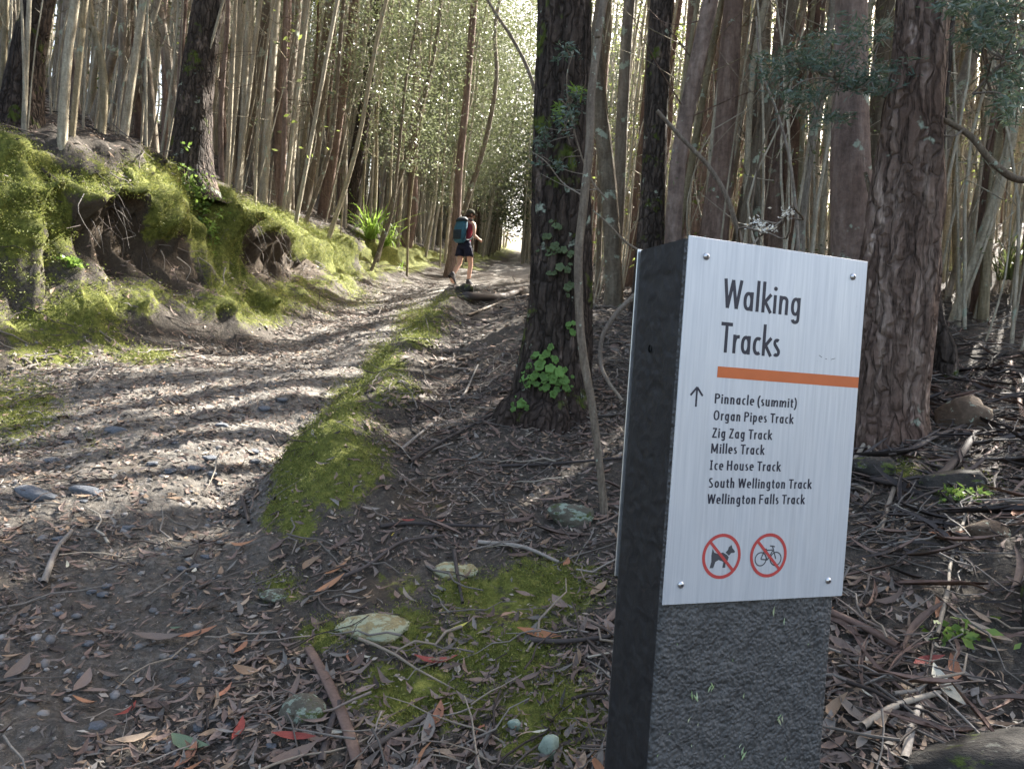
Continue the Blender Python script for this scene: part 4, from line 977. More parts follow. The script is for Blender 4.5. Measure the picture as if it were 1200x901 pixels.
C_PURP = [(.105, .072, .060), (.175, .122, .102), (.26, .195, .165), (.155, .125, .108), (.21, .145, .115)]
C_TAN = [(.22, .15, .10), (.32, .23, .16), (.40, .31, .23), (.26, .18, .12)]
C_ORNG = [(.32, .145, .075), (.38, .20, .11), (.28, .12, .08)]
C_GREY = [(.135, .12, .108), (.215, .195, .175), (.09, .08, .072), (.29, .26, .23)]
C_DARK = [(.03, .024, .022), (.055, .043, .038), (.085, .068, .06)]
M_LP = m_litter('purple_brown_leaf', C_PURP); M_LT = m_litter('tan_leaf', C_TAN); M_LO = m_litter('orange_leaf', C_ORNG); M_LG = m_litter('grey_leaf', C_GREY)
M_LRED = m_litter('red_leaf', [(.30, .065, .05), (.25, .065, .055)]); M_LGRN = m_litter('green_leaf', [(.12, .17, .11), (.15, .20, .12)]); M_LYEL = m_litter('yellow_leaf', [(.62, .44, .06), (.55, .5, .12)])
M_LCRM = m_litter('cream_leaf', [(.50, .48, .36), (.55, .52, .44)])
M_MIX = m_litter('mixed_litter', C_PURP+C_GREY[:2]+C_DARK+C_TAN[:2]+C_PURP[:2]+C_GREY[:1]+[(.25, .155, .11)])
M_STK = m_litter('dead_sticks', C_DARK+C_GREY+[(.15, .10, .08)]); M_STKL = m_litter('pale_sticks', [(.30, .26, .21), (.22, .18, .14), (.38, .34, .28)])
M_STRIP = m_litter('bark_strip', [(.165, .105, .085), (.22, .15, .12), (.12, .088, .075), (.19, .12, .095)])
M_DSTRIP = m_litter('dark_bark_strip', [(.035, .03, .03), (.06, .05, .048), (.09, .075, .07)])
M_CHIP = m_litter('litter_chips', C_DARK+C_DARK+C_GREY+C_PURP+[(.42, .38, .32)]+C_TAN[:2])
def band(n, y0, y1, pad=.12):
    y = RNG.uniform(y0, y1, n); x = RNG.uniform(-.84-pad, .80+pad, n)*y
    return x, y
def keepmask(x, y, trail=.5, mossf=.35, left=1.0):
    z = hz(x, y); u, v = pix(np.stack([x, y, z], -1)); e = x-ridge_x(y)
    p = np.ones(len(x)); p *= np.where((e < 0) & (y > 3.0), trail, 1.0)
    mo = np.maximum(blobs(u, v, MOSSY), ((e > -.1) & (e < .3) & (y > 3) & (y < 9))*.5); p *= 1-(1-mossf)*np.clip(mo*1.1, 0, 1)
    t = bank_t(x, y); p *= np.where((t > .1) & (t < 1.1), .15, 1)
    # patchy drifts
    p *= .25+1.1*sstep(-.35, .45, fbm(x*1.6, y*1.6, 3, 71))
    return RNG.random(len(x)) < p
def lay(tpls, x, y, size, mat, nm, lift=.004, tilt=.18, wj=(.7, 1.4), flow=None):
    parts = []; k = RNG.integers(0, len(tpls), len(x)); yaw = RNG.uniform(0, 6.28, len(x)) if flow is None else RNG.normal(flow, .8, len(x))
    M = ground_rot(x, y, yaw, tilt); pos = np.stack([x, y, hz(x, y)], -1)+M[:, :, 2]*(lift+RNG.random(len(x))*lift*2)[:, None]
    for i, (v, f) in enumerate(tpls):
        m = k == i
        if m.any():
            sc = np.stack([size[m], size[m]*RNG.uniform(*wj, m.sum()), size[m]*RNG.uniform(.6, 1.4, m.sum())], -1)
            parts.append(scatter(v, f, pos[m], M[m], sc))
    V, F = join(parts); return link(nm, mesh(nm, V, F, mat))
# the mass of small litter
tx_ = RNG.uniform(-3.6, -.8, 16000); ty_ = RNG.uniform(3.2, 11, 16000); tk_ = (tx_ < ridge_x(ty_)) & (bank_t(tx_, ty_) < .1); tx_ = tx_[tk_]; ty_ = ty_[tk_]
tag(lay([(np.array([(-.5, 0, 0), (0, -.12, .04), (.5, 0, 0), (0, .12, .05)]), np.array([[0, 1, 2, 3]]))], tx_, ty_, RNG.uniform(.015, .06, len(tx_)), M_CHIP, 'track_crumbs', .004, .3, (.6, 2.6)), 'broken leaf and bark crumbs trodden into the track', 'litter', kind='stuff')
tx_ = RNG.uniform(-1.0, 1.8, 9000); ty_ = RNG.uniform(4, 11.5, 9000); tk_ = (tx_ > ridge_x(ty_)+.18)&keepmask(tx_, ty_, 1, .3); tx_ = tx_[tk_]; ty_ = ty_[tk_]; n3_ = len(tx_)//3
_fl = (np.array([(-.5, 0, 0), (0, -.12, .04), (.5, 0, 0), (0, .12, .05)]), np.array([[0, 1, 2, 3]]))
tag(lay([_fl], tx_, ty_, RNG.uniform(.025, .09, len(tx_)), M_MIX, 'mound_litter', .006, .3, (.8, 2.4)), 'dry leaf pieces covering the mound between track and lichen tree', 'leaf litter', kind='stuff')
tag(lay(ST, tx_[:n3_], ty_[:n3_], RNG.uniform(.08, .32, n3_), M_STK, 'mound_twigs', .010, .16, (.5, 1.2)), 'small dead twigs scattered over the mound', 'twigs', kind='stuff')
xs, ys = [], []
for n, a, b in ((24000, 1.0, 5.2), (15000, 5.2, 13), (3500, 13, 22)):
    x, y = band(n, a, b); k = keepmask(x, y, .55 if a > 5 else .7, .16); xs.append(x[k]); ys.append(y[k])
x = np.concatenate(xs); y = np.concatenate(ys)
LT4 = [(v_[[0, 1, 2, 6, 7, 8, 9, 10, 11, 12, 13, 14]], LT[0][1][:6]) for v_, _ in LT]; LT3 = [(v_[[0, 1, 2, 6, 7, 8, 12, 13, 14]], LT[0][1][:4]) for v_, _ in LT]
sz_ = RNG.uniform(.02, .072, len(x))*(1+.02*y); nr_ = y < 4
tag(lay(LT4, x[nr_], y[nr_], sz_[nr_], M_MIX, 'leaf_litter'), 'mass of small fallen gum leaves strewn over the near forest floor', 'leaf litter', kind='stuff')
tag(lay(LT3, x[~nr_], y[~nr_], sz_[~nr_], M_MIX, 'leaf_litter'), 'fallen leaves scattered over the farther slope and the edges of the track', 'leaf litter', kind='stuff')
xs, ys = [], []
for n, a, b in ((60000, .9, 5.2), (22000, 5.2, 12)):
    x, y = band(n, a, b); k = keepmask(x, y, .8, .3); xs.append(x[k]); ys.append(y[k])
x = np.concatenate(xs); y = np.concatenate(ys)
chip = (np.array([(-.5, 0, 0), (0, -.12, .04), (.5, 0, 0), (0, .12, .05)]), np.array([[0, 1, 2, 3]]))
tag(lay([chip], x, y, RNG.uniform(.008, .034, len(x)), M_CHIP, 'litter_crumbs', .003, .35, (.5, 2.6)), 'crumbs of bark, twig ends and broken leaf on the soil', 'litter', kind='stuff')
xs, ys = [], []
for n, a, b in ((1300, 1.0, 5.2), (2200, 5.2, 15)):
    x, y = band(n, a, b); k = keepmask(x, y, .3, .12); xs.append(x[k]); ys.append(y[k])
# extra tangle of sticks on the right slope and on top of the bank
x = RNG.uniform(.9, 5, 2500); y = RNG.uniform(1.4, 6.5, 2500); k = (np.abs(x/y) < .95); xs.append(x[k]); ys.append(y[k])
y = RNG.uniform(4.5, 12, 1800); x = np.interp(y, _BY, _BX)-RNG.uniform(1.0, 4.5, 1800); xs.append(x); ys.append(y)
x = np.concatenate(xs); y = np.concatenate(ys)
tag(lay(ST, x, y, RNG.uniform(.05, .27, len(x))*(1+.04*y), M_STK, 'dead_twigs', .010, .16, (.5, 1.3)), 'tangle of thin dead twigs lying on the litter', 'twigs', kind='stuff')
x = np.concatenate([RNG.uniform(.8, 3.8, 900), RNG.uniform(-.6, 1.2, 70)]); y = np.concatenate([RNG.uniform(1.4, 5.5, 900), RNG.uniform(2.8, 5, 70)])
tag(lay(STRIP, x, y, RNG.uniform(.10, .27, len(x)), M_STRIP, 'bark_ribbons', .010, .2, (.5, 1.2)), 'ribbons of shed reddish bark among the litter', 'bark litter', kind='stuff')
y = RNG.uniform(4.8, 9, 500); x = np.concatenate([np.interp(y, _BY, _BX)-RNG.uniform(.9, 3.5, 500), RNG.uniform(1.1, 3.2, 650)]); y = np.concatenate([y, RNG.uniform(1.8, 5, 650)])
tag(lay(STRIP, x, y, RNG.uniform(.10, .32, len(x)), M_DSTRIP, 'dark_bark_ribbons', .012, .2, (.5, 1.2)), 'ribbons of blackish shed bark among roots', 'bark litter', kind='stuff')

# single leaves one can point at; positions read off the photo
def place(tpl_me, px, py, ln, ang, mat, nm, label, cat, group=None, wd=1.0, lift=.012, zs=1.0):
    g = G1(px, py); d = float(np.linalg.norm(g-np.array([0, 0, CZ]))); s = ln*d/FPX
    a = math.radians(ang); q = G1(px+12*math.cos(a), py-12*math.sin(a)); yaw = math.atan2(q[1]-g[1], q[0]-g[0])
    M = ground_rot(np.array([g[0]]), np.array([g[1]]), np.array([yaw]), .06)[0]
    s = min(s/ max(.45, math.hypot(q[0]-g[0], q[1]-g[1])/(12*d/FPX))*math.hypot(q[0]-g[0], q[1]-g[1])/(12*d/FPX), .6)
    me = tpl_me.copy() if mat is not None else tpl_me
    if mat is not None: me.materials.clear(); me.materials.append(mat)
    me.name = nm; o = link(nm, me); o.matrix_world = Matrix(np.vstack([np.c_[M@np.diag([s, s*wd, s*zs]), g+M[:, 2]*lift], [0, 0, 0, 1]]).tolist())
    return tag(o, label, cat, group)
LM = [mesh('fallen_leaf', v, f, M_MIX) for v, f in LT]; SM = [mesh('bark_strip', v, f, M_STRIP) for v, f in STRIP]
_mm = {}
def lm(i, mat):
    if (i, mat.name) not in _mm:
        me = LM[i].copy(); me.materials.clear(); me.materials.append(mat); _mm[(i, mat.name)] = me
    return _mm[(i, mat.name)]
FEAT = [(511, 778, 44, 5, 0, M_LRED, 'bright red leaf lying on green moss left of the bollard'), (150, 838, 30, 40, 0, M_LRED, 'small scarlet leaf at the lower left, tip up'),
    (286, 641, 34, 0, 0, M_LO, 'orange brown leaf lying level beside the mossy slope, above a dark pool of litter'), (248, 729, 0, 0, 0, None, ''), (285, 764, 26, 50, 3, M_LO, 'curled orange leaf in the middle of the trodden litter'),
    (100, 829, 28, -15, 1, M_LO, 'rust leaf just left of the small scarlet leaf'), (183, 832, 34, -20, 3, M_LP, 'big purplish leaf right of the small scarlet leaf'), (98, 805, 36, 60, 3, M_LP, 'dusty pink leaf overlapping others near the lower left corner'),
    (22, 790, 40, 50, 3, M_LP, 'wide pinkish leaf at the left edge'), (387, 690, 36, 28, 1, M_LO, 'orange tinted leaf pointing up right on the edge of the moss'), (394, 672, 30, 30, 1, M_LO, 'long orange leaf above its purplish neighbour'),
    (400, 640, 26, 30, 1, M_LP, 'brown leaf near the mossy slope shoulder'), (478, 614, 16, 0, 3, M_LRED, 'small vermilion leaf among black sticks'), (633, 748, 46, -3, 1, M_LO, 'orange brown leaf lying beside the bollard foot'),
    (694, 738, 40, -25, 3, M_LP, 'mauve leaf folded beside the bollard'), (657, 712, 34, -40, 3, M_LP, 'mauve leaf left of the other mauve leaf by the bollard'), (664, 664, 22, 60, 3, M_LO, 'small pinkish orange leaf by the dark sticks'),
    (606, 614, 36, 8, 1, M_LP, 'brownish pink leaf below the rootlets left of the lichened stone'), (538, 739, 20, 25, 1, M_LYEL, 'bright yellow slip of a leaf on the moss'), (460, 630, 8, 60, 1, M_LYEL, 'tiny yellow leaf beside black sticks'),
    (222, 880, 50, -18, 3, M_LGRN, 'green leaf near the bottom edge'), (207, 740, 12, 0, 3, M_LGRN, 'tiny green leaf in the middle of the trodden litter'), (155, 872, 30, 10, 3, M_LT, 'olive tan leaf near the bottom edge'),
    (190, 753, 50, 2, 1, M_LP, 'long pinkish brown leaf lying level across the foot of the track'), (232, 747, 34, 20, 1, M_LO, 'orange tip leaf touching the long pinkish leaf'), (275, 818, 10, 60, 5, M_LCRM, 'pale slip of leaf in trodden litter'),
    (282, 860, 30, 60, 3, M_LRED, 'dull crimson leaf low in the litter'), (345, 868, 40, 0, 1, M_LRED, 'red leaf beside the grey lichened stone at the bottom'), (348, 812, 34, 60, 1, M_LP, 'mauve leaf beside the long bark strip'),
    (346, 890, 44, 25, 3, M_LP, 'pinkish leaf at the bottom edge below the bark strip'), (1112, 632, 30, 5, 3, M_LO, 'bright orange leaf on the right slope'), (1195, 606, 34, 60, 3, M_LO, 'peach coloured leaf at the right edge'),
    (1004, 635, 26, 20, 3, M_LP, 'brown curled leaf just right of the sign edge'), (1082, 778, 34, 25, 1, M_LRED, 'dark red leaf right of the bollard'), (995, 790, 30, 110, 1, M_LP, 'pink leaf standing on its tip right of the bollard'),
    (972, 862, 44, 60, 3, M_LG, 'large pale lilac leaf at the right foot of the bollard'), (1118, 790, 34, 100, 3, M_LO, 'orange brown upright leaf on the right slope above the dark boulder'), (1105, 812, 50, -50, 3, M_LCRM, 'cream curled leaf on the edge of the dark boulder'),
    (1028, 800, 36, 100, 3, M_LP, 'brown leaf leaning between roots right of the bollard'), (1155, 745, 40, -25, 1, M_LT, 'tan leaf lit on the right slope'), (515, 845, 40, 60, 3, M_LO, 'orange and cream leaf beside a grey leaf at the bottom'),
    (505, 862, 44, 75, 3, M_LG, 'dark grey leaf standing beside the orange and cream leaf'), (640, 890, 14, 0, 3, M_LG, 'grey scrap near the white lichened stone'), (635, 862, 16, 10, 1, M_LCRM, 'cream slip above the white lichened stone'),
    (720, 835, 30, -30, 3, M_LP, 'mauve leaf tucked against the lower left of the bollard'), (340, 860, 0, 0, 0, None, ''), (610, 655, 26, 0, 3, M_LP, 'pinkish leaf on the upper moss')]
for px, py, ln, an_, ti, mt, lb in FEAT:
    if mt is None: continue
    if py > 895: continue
    place(lm(ti, mt), px, py, ln*1.1, an_, None, 'fallen_leaf', lb, 'leaf')
# the other leaves large enough to pick out
GL = [(M_LP, 'purplish brown gum leaf lying in the litter', 'purplish fallen gum leaves', 112), (M_LT, 'tan gum leaf lying in the litter', 'tan fallen gum leaves', 42), (M_LO, 'orange brown gum leaf lying in the litter', 'orange fallen gum leaves', 12), (M_LG, 'grey weathered gum leaf lying in the litter', 'grey fallen gum leaves', 60), (M_LCRM, 'cream coloured slip of leaf in the litter', 'cream fallen leaves', 14)]
for mt, lb, gr, n in GL:
    u = RNG.uniform(-10, 1210, n*6); v = 560+350*RNG.random(n*6)**.75; g = G(u, v); ok = np.isfinite(g[:, 0]) & keepmask(np.nan_to_num(g[:, 0]), np.nan_to_num(g[:, 1], nan=3), 1, .25)
    u = u[ok][:n]; v = v[ok][:n]; g = g[ok][:n]
    M = ground_rot(g[:, 0], g[:, 1], RNG.uniform(0, 6.28, len(g)), .2)
    for i in range(len(g)):
        s = float(RNG.uniform(.045, .095)) if mt is not M_LCRM else float(RNG.uniform(.02, .045)); wd = float(RNG.uniform(.8, 1.5))
        o = link('fallen_leaf', lm(int(RNG.integers(0, 6)), mt)); o.matrix_world = Matrix(np.vstack([np.c_[M[i]@np.diag([s, s*wd, s]), g[i]+M[i][:, 2]*.012], [0, 0, 0, 1]]).tolist()); tag(o, lb, 'leaf', gr)
# sticks, roots and bark strips traced on the ground
def ground_curve(P_, r0, r1, mat, nm, label, cat, lift=.012, flatk=None, arch=0):
    g = np.array([G1(a, b) for a, b in P_]); g[:, 2] += lift+r0*.6; base = g[0].copy()
    q = g-base; n = len(q); q[:, 2] += arch*np.sin(np.linspace(0, math.pi, n)); sp = spline(q, 5)
    V, F = tube(sp, np.linspace(r0, r1, len(sp)), 8, barkdisp(.18, random.randint(1, 99)))
    if r0 > .03: V, F = tube(sp, np.linspace(r0, r1, len(sp)), 8, barkdisp(.18, 5), True)
    if flatk: V[:, 2] = (V[:, 2]-np.repeat(sp[:, 2], 8))*flatk+np.repeat(sp[:, 2], 8)
    o = link(nm, mesh(nm, V, F, mat), None, tuple(base)); return tag(o, label, cat)
SP = [([(361, 766), (380, 800), (402, 850), (418, 900)], .014, .017, M_STRIP, 'bark_strip', 'long reddish strip of shed bark slanting down to the bottom edge', 'bark strip', .25),
    ([(376, 900), (385, 862), (398, 828)], .010, .008, M_DSTRIP, 'stick', 'black stick lying against the long bark strip', 'stick', .6),
    ([(432, 886), (470, 862), (512, 838)], .009, .006, M_STK, 'stick', 'dark stick on the moss pointing at the orange and cream leaf', 'stick', None),
    ([(445, 622), (480, 618), (520, 620), (575, 622)], .010, .006, M_DSTRIP, 'stick', 'black stick lying level above the pale patch of bare rock', 'stick', None),
    ([(378, 690), (430, 668), (470, 640), (520, 632)], .008, .005, M_DSTRIP, 'stick', 'black stick running up right across the mossy slope', 'stick', None),
    ([(560, 640), (610, 645), (655, 664)], .009, .006, M_STK, 'stick', 'grey brown stick below the lichened stone', 'stick', None),
    ([(532, 650), (536, 680), (542, 712)], .009, .005, M_DSTRIP, 'stick', 'short black stick standing on pale bare rock', 'stick', None),
    ([(620, 756), (660, 758), (716, 752)], .009, .006, M_DSTRIP, 'stick', 'black stick lying toward the bollard below the orange brown leaf', 'stick', None),
    ([(975, 726), (1010, 742), (1052, 765)], .011, .009, M_STRIP, 'root', 'smooth pinkish root coming out from behind the bollard', 'root', None),
    ([(1000, 475), (1012, 500), (1020, 540), (1024, 560)], .009, .006, M_STKL, 'stick', 'pale crooked twig right of the sign edge', 'stick', None),
    ([(1000, 545), (1022, 515), (1060, 500)], .010, .007, M_STKL, 'stick', 'pale forked stick below the thick shredding trunk', 'stick', None),
    ([(1052, 565), (1040, 600), (1030, 630)], .008, .008, M_STKL, 'stick', 'pale knobbly stick standing in the litter of the right slope', 'stick', None),
    ([(1000, 560), (1050, 575), (1100, 565), (1140, 520)], .022, .016, M_DSTRIP, 'root', 'thick blackish root curving across the right slope', 'root', .5),
    ([(1060, 540), (1090, 520), (1130, 505)], .018, .012, M_DSTRIP, 'root', 'blackish root arching above the moss on the right slope', 'root', .5),
    ([(1016, 428), (1070, 456), (1120, 480), (1200, 528)], .005, .004, M_STKL, 'stick', 'long thin pale twig slanting down across the right slope', 'stick', None),
    ([(1185, 428), (1192, 460), (1199, 500)], .012, .010, M_STRIP, 'stick', 'reddish stick standing at the right edge', 'stick', None),
    ([(1110, 700), (1105, 720), (1098, 750)], .007, .005, M_STKL, 'stick', 'pale twig leaning over the dark boulder', 'stick', None),
    ([(1138, 590), (1115, 660), (1110, 700), (1096, 720)], .005, .004, M_STKL, 'stick', 'white crooked twig on the right slope', 'stick', None),
    ([(1010, 860), (1050, 835), (1100, 820)], .008, .006, M_STKL, 'stick', 'brown stick at the foot of the dark boulder', 'stick', None),
    ([(1060, 900), (1068, 860), (1076, 838)], .009, .007, M_STK, 'root', 'dark root rising at the bottom right of the bollard', 'root', None),
    ([(470, 530), (500, 505), (540, 470), (560, 430)], .009, .006, M_STK, 'stick', 'grey curved stick on the mound left of the lichen tree', 'stick', None),
    ([(480, 545), (520, 520), (580, 488)], .012, .008, M_DSTRIP, 'root', 'dark root running to the foot of the lichen tree', 'root', None),
    ([(590, 490), (640, 494), (690, 492), (735, 488)], .010, .006, M_STK, 'stick', 'reddish stick lying level below the lichen tree', 'stick', None),
    ([(585, 550), (640, 548), (735, 540)], .009, .006, M_DSTRIP, 'stick', 'dark stick lying level right of the rootlets', 'stick', None),
    ([(283, 585), (287, 600), (291, 617)], .009, .008, M_DSTRIP, 'stick', 'black stub of stick standing on the track', 'stick', None),
    ([(50, 690), (66, 650), (84, 628)], .012, .008, M_STK, 'stick', 'dark flattened stick at the left of the trodden litter', 'stick', None),
    ([(545, 352), (585, 352), (612, 343)], .05, .03, M_DSTRIP, 'fallen_log', 'dark short log across the edge of the track near the hiker', 'log', None),
    ([(548, 372), (600, 352), (660, 338)], .014, .010, M_STKL, 'stick', 'pale pole lying on the mound top toward the lichen tree', 'stick', None),
    ([(0, 132), (60, 138), (120, 172)], .020, .012, M_STKL, 'fallen_branch', 'sunlit pale branch lying high on the left bank', 'branch', None),
    ([(10, 170), (90, 230), (200, 262)], .020, .010, M_STK, 'fallen_branch', 'dark branch lying down the left bank over moss', 'branch', None)]
for pts, r0, r1, mt, nm, lb, ct, fk in SP: ground_curve(pts, r0, r1, mt, nm, lb, ct, flatk=fk)
# medium sticks, counted
SMs = [mesh('stick', *stick_tpl(50+i, 6), M_STK) for i in range(5)]+[mesh('stick', *stick_tpl(60+i, 6), M_STKL) for i in range(3)]
n = 150; u = RNG.uniform(0, 1200, n*3); v = 430+470*RNG.random(n*3); g = G(u, v); ok = np.isfinite(g[:, 0]); ok &= keepmask(np.nan_to_num(g[:, 0]), np.nan_to_num(g[:, 1], nan=3), .5, .15) & ((u > 350) | (RNG.random(n*3) < .6)); g = g[ok][:n]
M = ground_rot(g[:, 0], g[:, 1], RNG.uniform(0, 6.28, len(g)), .12)
for i in range(len(g)):
    s = float(RNG.uniform(.14, .42)); j = int(RNG.integers(0, 8)); o = link('stick', SMs[j]); th_ = float(RNG.uniform(.7, 1.6))*min(1, .25/s)
    o.matrix_world = Matrix(np.vstack([np.c_[M[i]@np.diag([s, s*th_, s*th_]), g[i]+M[i][:, 2]*.016], [0, 0, 0, 1]]).tolist())
    tag(o, 'dark dead stick lying in the litter' if j < 5 else 'pale dead stick lying in the litter', 'stick', 'dark sticks in the litter' if j < 5 else 'pale sticks in the litter')
# ---- stones
def rock_mesh(seed, nm, mat, sub=3, rough=.25, fl=.55):
    bm = bmesh.new(); bmesh.ops.create_icosphere(bm, subdivisions=sub, radius=.5)
    V = np.array([v.co[:] for v in bm.verts]); F = np.array([[v.index for v in f.verts] for f in bm.faces]); bm.free()
    a = fbm(V[:, 0]*3+seed*1.7, V[:, 1]*3+V[:, 2]*2, 3, seed); b = fbm(V[:, 2]*4+seed, V[:, 0]*4, 2, seed+3)
    V = V*(1+rough*(a+.5*b))[:, None]; 
    r = np.random.default_rng(seed)
    for _ in range(4 if sub > 1 else 2):                       # broken faces
        n_ = r.normal(0, 1, 3); n_ /= np.linalg.norm(n_); d = V@n_; lim = .33; V = V-np.clip(d-lim, 0, None)[:, None]*n_*.9
    V = V*(1+.05*fbm(V[:, 0]*14+seed, V[:, 1]*14+V[:, 2]*9, 3, seed+8)*(sub > 2))[:, None]
    V[:, 2] *= fl
    return mesh(nm, V, F, mat)
def m_rock(nm, base, lich=.0, lc=(.36, .42, .33), mo=0.0):
    k = NB(nm, .85, .25); n = k.noise(9, 5, .65); n2 = k.noise(45, 3, .7)
    c = k.ramp(n, [(.3, tuple(x*.6 for x in base)), (.6, base), (.8, tuple(min(1, x*1.4) for x in base))])
    if lich: c = k.mix(k.rng(k.noise(4, 5, .7), .62-lich, .66-lich), c, k.mix(n2, lc, tuple(x*.6 for x in lc)))
    if mo: c = k.mix(k.rng(k.noise(3, 5, .75), .60-mo, .66-mo), c, (.065, .085, .018))
    return k.done(c, k.bump(n2, .006, .7, k.bump(n, .02, .5)))
R_GREY = m_rock('grey_stone', (.15, .16, .18)); R_PALE = m_rock('pale_lichened_rock', (.30, .25, .13), .16, (.42, .44, .30)); R_LICH = m_rock('lichened_stone', (.12, .11, .085), .10, (.30, .36, .29), .05)
R_WHT = m_rock('white_lichened_stone', (.2, .24, .2), .28, (.40, .50, .42)); R_DARK = m_rock('dark_mossy_rock', (.034, .031, .028), .03, (.15, .15, .13), .06); R_BRWN = m_rock('brown_rock', (.12, .085, .06), .03)
def stone(px, py, wpx, hpx, mat, seed, label, nm='stone', fl=.6, sink=.35, sub=3, dd=None, cat='stone'):
    g = G1(px, py); d = float(g[1]); w_ = wpx*d/FPX; h_ = hpx*d/FPX
    o = link(nm, rock_mesh(seed, nm, mat, sub, .22, 1.0)); dp = min(w_*.9, max(h_*1.4, w_*.5))
    o.location = (g[0], g[1]+dp*.2, g[2]+h_*fl*(.5-sink)); o.scale = (w_*1.05, dp, h_*fl*1.25); o.rotation_euler = (random.uniform(-.1, .2), random.uniform(-.1, .1), random.uniform(-.3, .3)); return tag(o, label, cat)
stone(670, 616, 66, 24, R_LICH, 3, 'smooth oval stone spotted with lichen below the young stem', fl=1.0, sink=.15)
stone(437, 742, 84, 56, R_PALE, 5, 'low ochre and white rock showing through the moss, larger of the two pale ones', fl=.4, sink=.5, sub=4)
stone(535, 672, 58, 36, R_PALE, 6, 'low pale rock behind the short black stick, smaller of the two pale ones', fl=.4, sink=.5, sub=4)
stone(642, 886, 24, 32, R_WHT, 7, 'whitish green lichened stone at the bottom near the bollard', fl=.9, sink=.2)
stone(603, 853, 18, 17, R_WHT, 8, 'small whitish stone above left of the whitish green stone', fl=.8)
stone(352, 843, 56, 44, R_LICH, 9, 'dark grey stone with lichen spots left of the long bark strip', fl=.7)
stone(320, 704, 40, 26, R_LICH, 10, 'grey lichened stone in moss at the edge of the trodden litter', fl=.6)
stone(38, 584, 56, 20, R_GREY, 11, 'flat bluish grey stone at the left edge of the track', fl=.8, sink=.25)
stone(100, 578, 40, 14, R_GREY, 12, 'flat grey stone right of the flat bluish one', fl=.8)
stone(135, 507, 28, 10, R_GREY, 13, 'pale grey stone set in the sunlit track', fl=.9)
stone(110, 855, 24, 14, R_GREY, 14, 'rounded grey pebble left of the green leaf', fl=.9)
stone(1130, 500, 60, 50, R_BRWN, 15, 'brown rounded rock held by roots on the right slope', 'rock', fl=.9, sink=.3)
stone(1190, 925, 250, 110, R_DARK, 16, 'large dark boulder with moss filling the bottom right corner', 'boulder', fl=.75, sink=.45, sub=5, cat='boulder')
stone(1262, 745, 90, 100, R_DARK, 17, 'dark mossy rock at the right edge above the boulder', 'boulder', fl=1.0, sink=.2, sub=4, cat='boulder')
stone(1130, 575, 110, 44, R_DARK, 18, 'low moss covered rock under the blackish roots of the right slope', 'rock', fl=.8, sub=4)
stone(1165, 628, 50, 26, R_BRWN, 19, 'flat brown rock right of the bright orange leaf', 'rock', fl=.8)
stone(1030, 560, 60, 40, R_DARK, 20, 'mossy lump of rock under the pale forked stick', 'rock', fl=.8, sub=4)
stone(545, 346, 22, 14, R_DARK, 21, 'dark lump of rock on the edge of the track near the log', 'rock', fl=1.0, sink=.1)
stone(120, 795, 0.1, .1, R_GREY, 22, '') if False else None
pm = [rock_mesh(30+i, 'pebble', R_GREY, 2, .45, .6) for i in range(5)]
for _m in pm: _m.polygons.foreach_set('use_smooth', [False]*len(_m.polygons))
PB_ = [(108, 694), (120, 697), (126, 688), (67, 720), (128, 793), (97, 792), (151, 811), (232, 853), (266, 852), (242, 653), (228, 665), (214, 667), (236, 635), (68, 632), (224, 770), (203, 770), (215, 800), (104, 755), (318, 875), (222, 577), (200, 553), (228, 550), (248, 556), (245, 538), (205, 520), (180, 545), (296, 530), (300, 542), (166, 590), (98, 588), (150, 620), (60, 540), (80, 520), (310, 480), (330, 470), (260, 500)]
for i, (a, b) in enumerate(PB_):
    g = G1(a, b); o = link('pebble', pm[i % 5]); s = RNG.uniform(8, 15)*g[1]/FPX; o.location = (g[0], g[1], g[2]+s*.1); o.scale = (s*1.25, s, s*.9); o.rotation_euler = (0, 0, random.uniform(0, 6)); tag(o, 'bluish grey pebble bedded in the trodden track', 'pebble', 'pebbles on the track')
x, y = band(20000, 1.2, 14); e = x-ridge_x(y); k = (e < -.05) & (bank_t(x, y) < .2) & (RNG.random(20000) < .8); x = x[k]; y = y[k]
bm = bmesh.new(); bmesh.ops.create_icosphere(bm, subdivisions=1, radius=.5); gv = np.array([v.co[:] for v in bm.verts])*[1, .8, .5]; gf = np.array([[v.index for v in f.verts] for f in bm.faces]); bm.free()
M = ground_rot(x, y, RNG.uniform(0, 6.28, len(x)), .2); V, F = scatter(gv, gf, np.stack([x, y, hz(x, y)], -1), M, (RNG.random(len(x))**3*.034+.007)*(1+.05*y))
tag(link('gravel', mesh('gravel', V, F, m_litter('gravel', [(.12, .12, .125), (.19, .18, .175), (.28, .27, .26), (.16, .14, .12)]), False)), 'small grey gravel pressed into the track', 'gravel', kind='stuff')
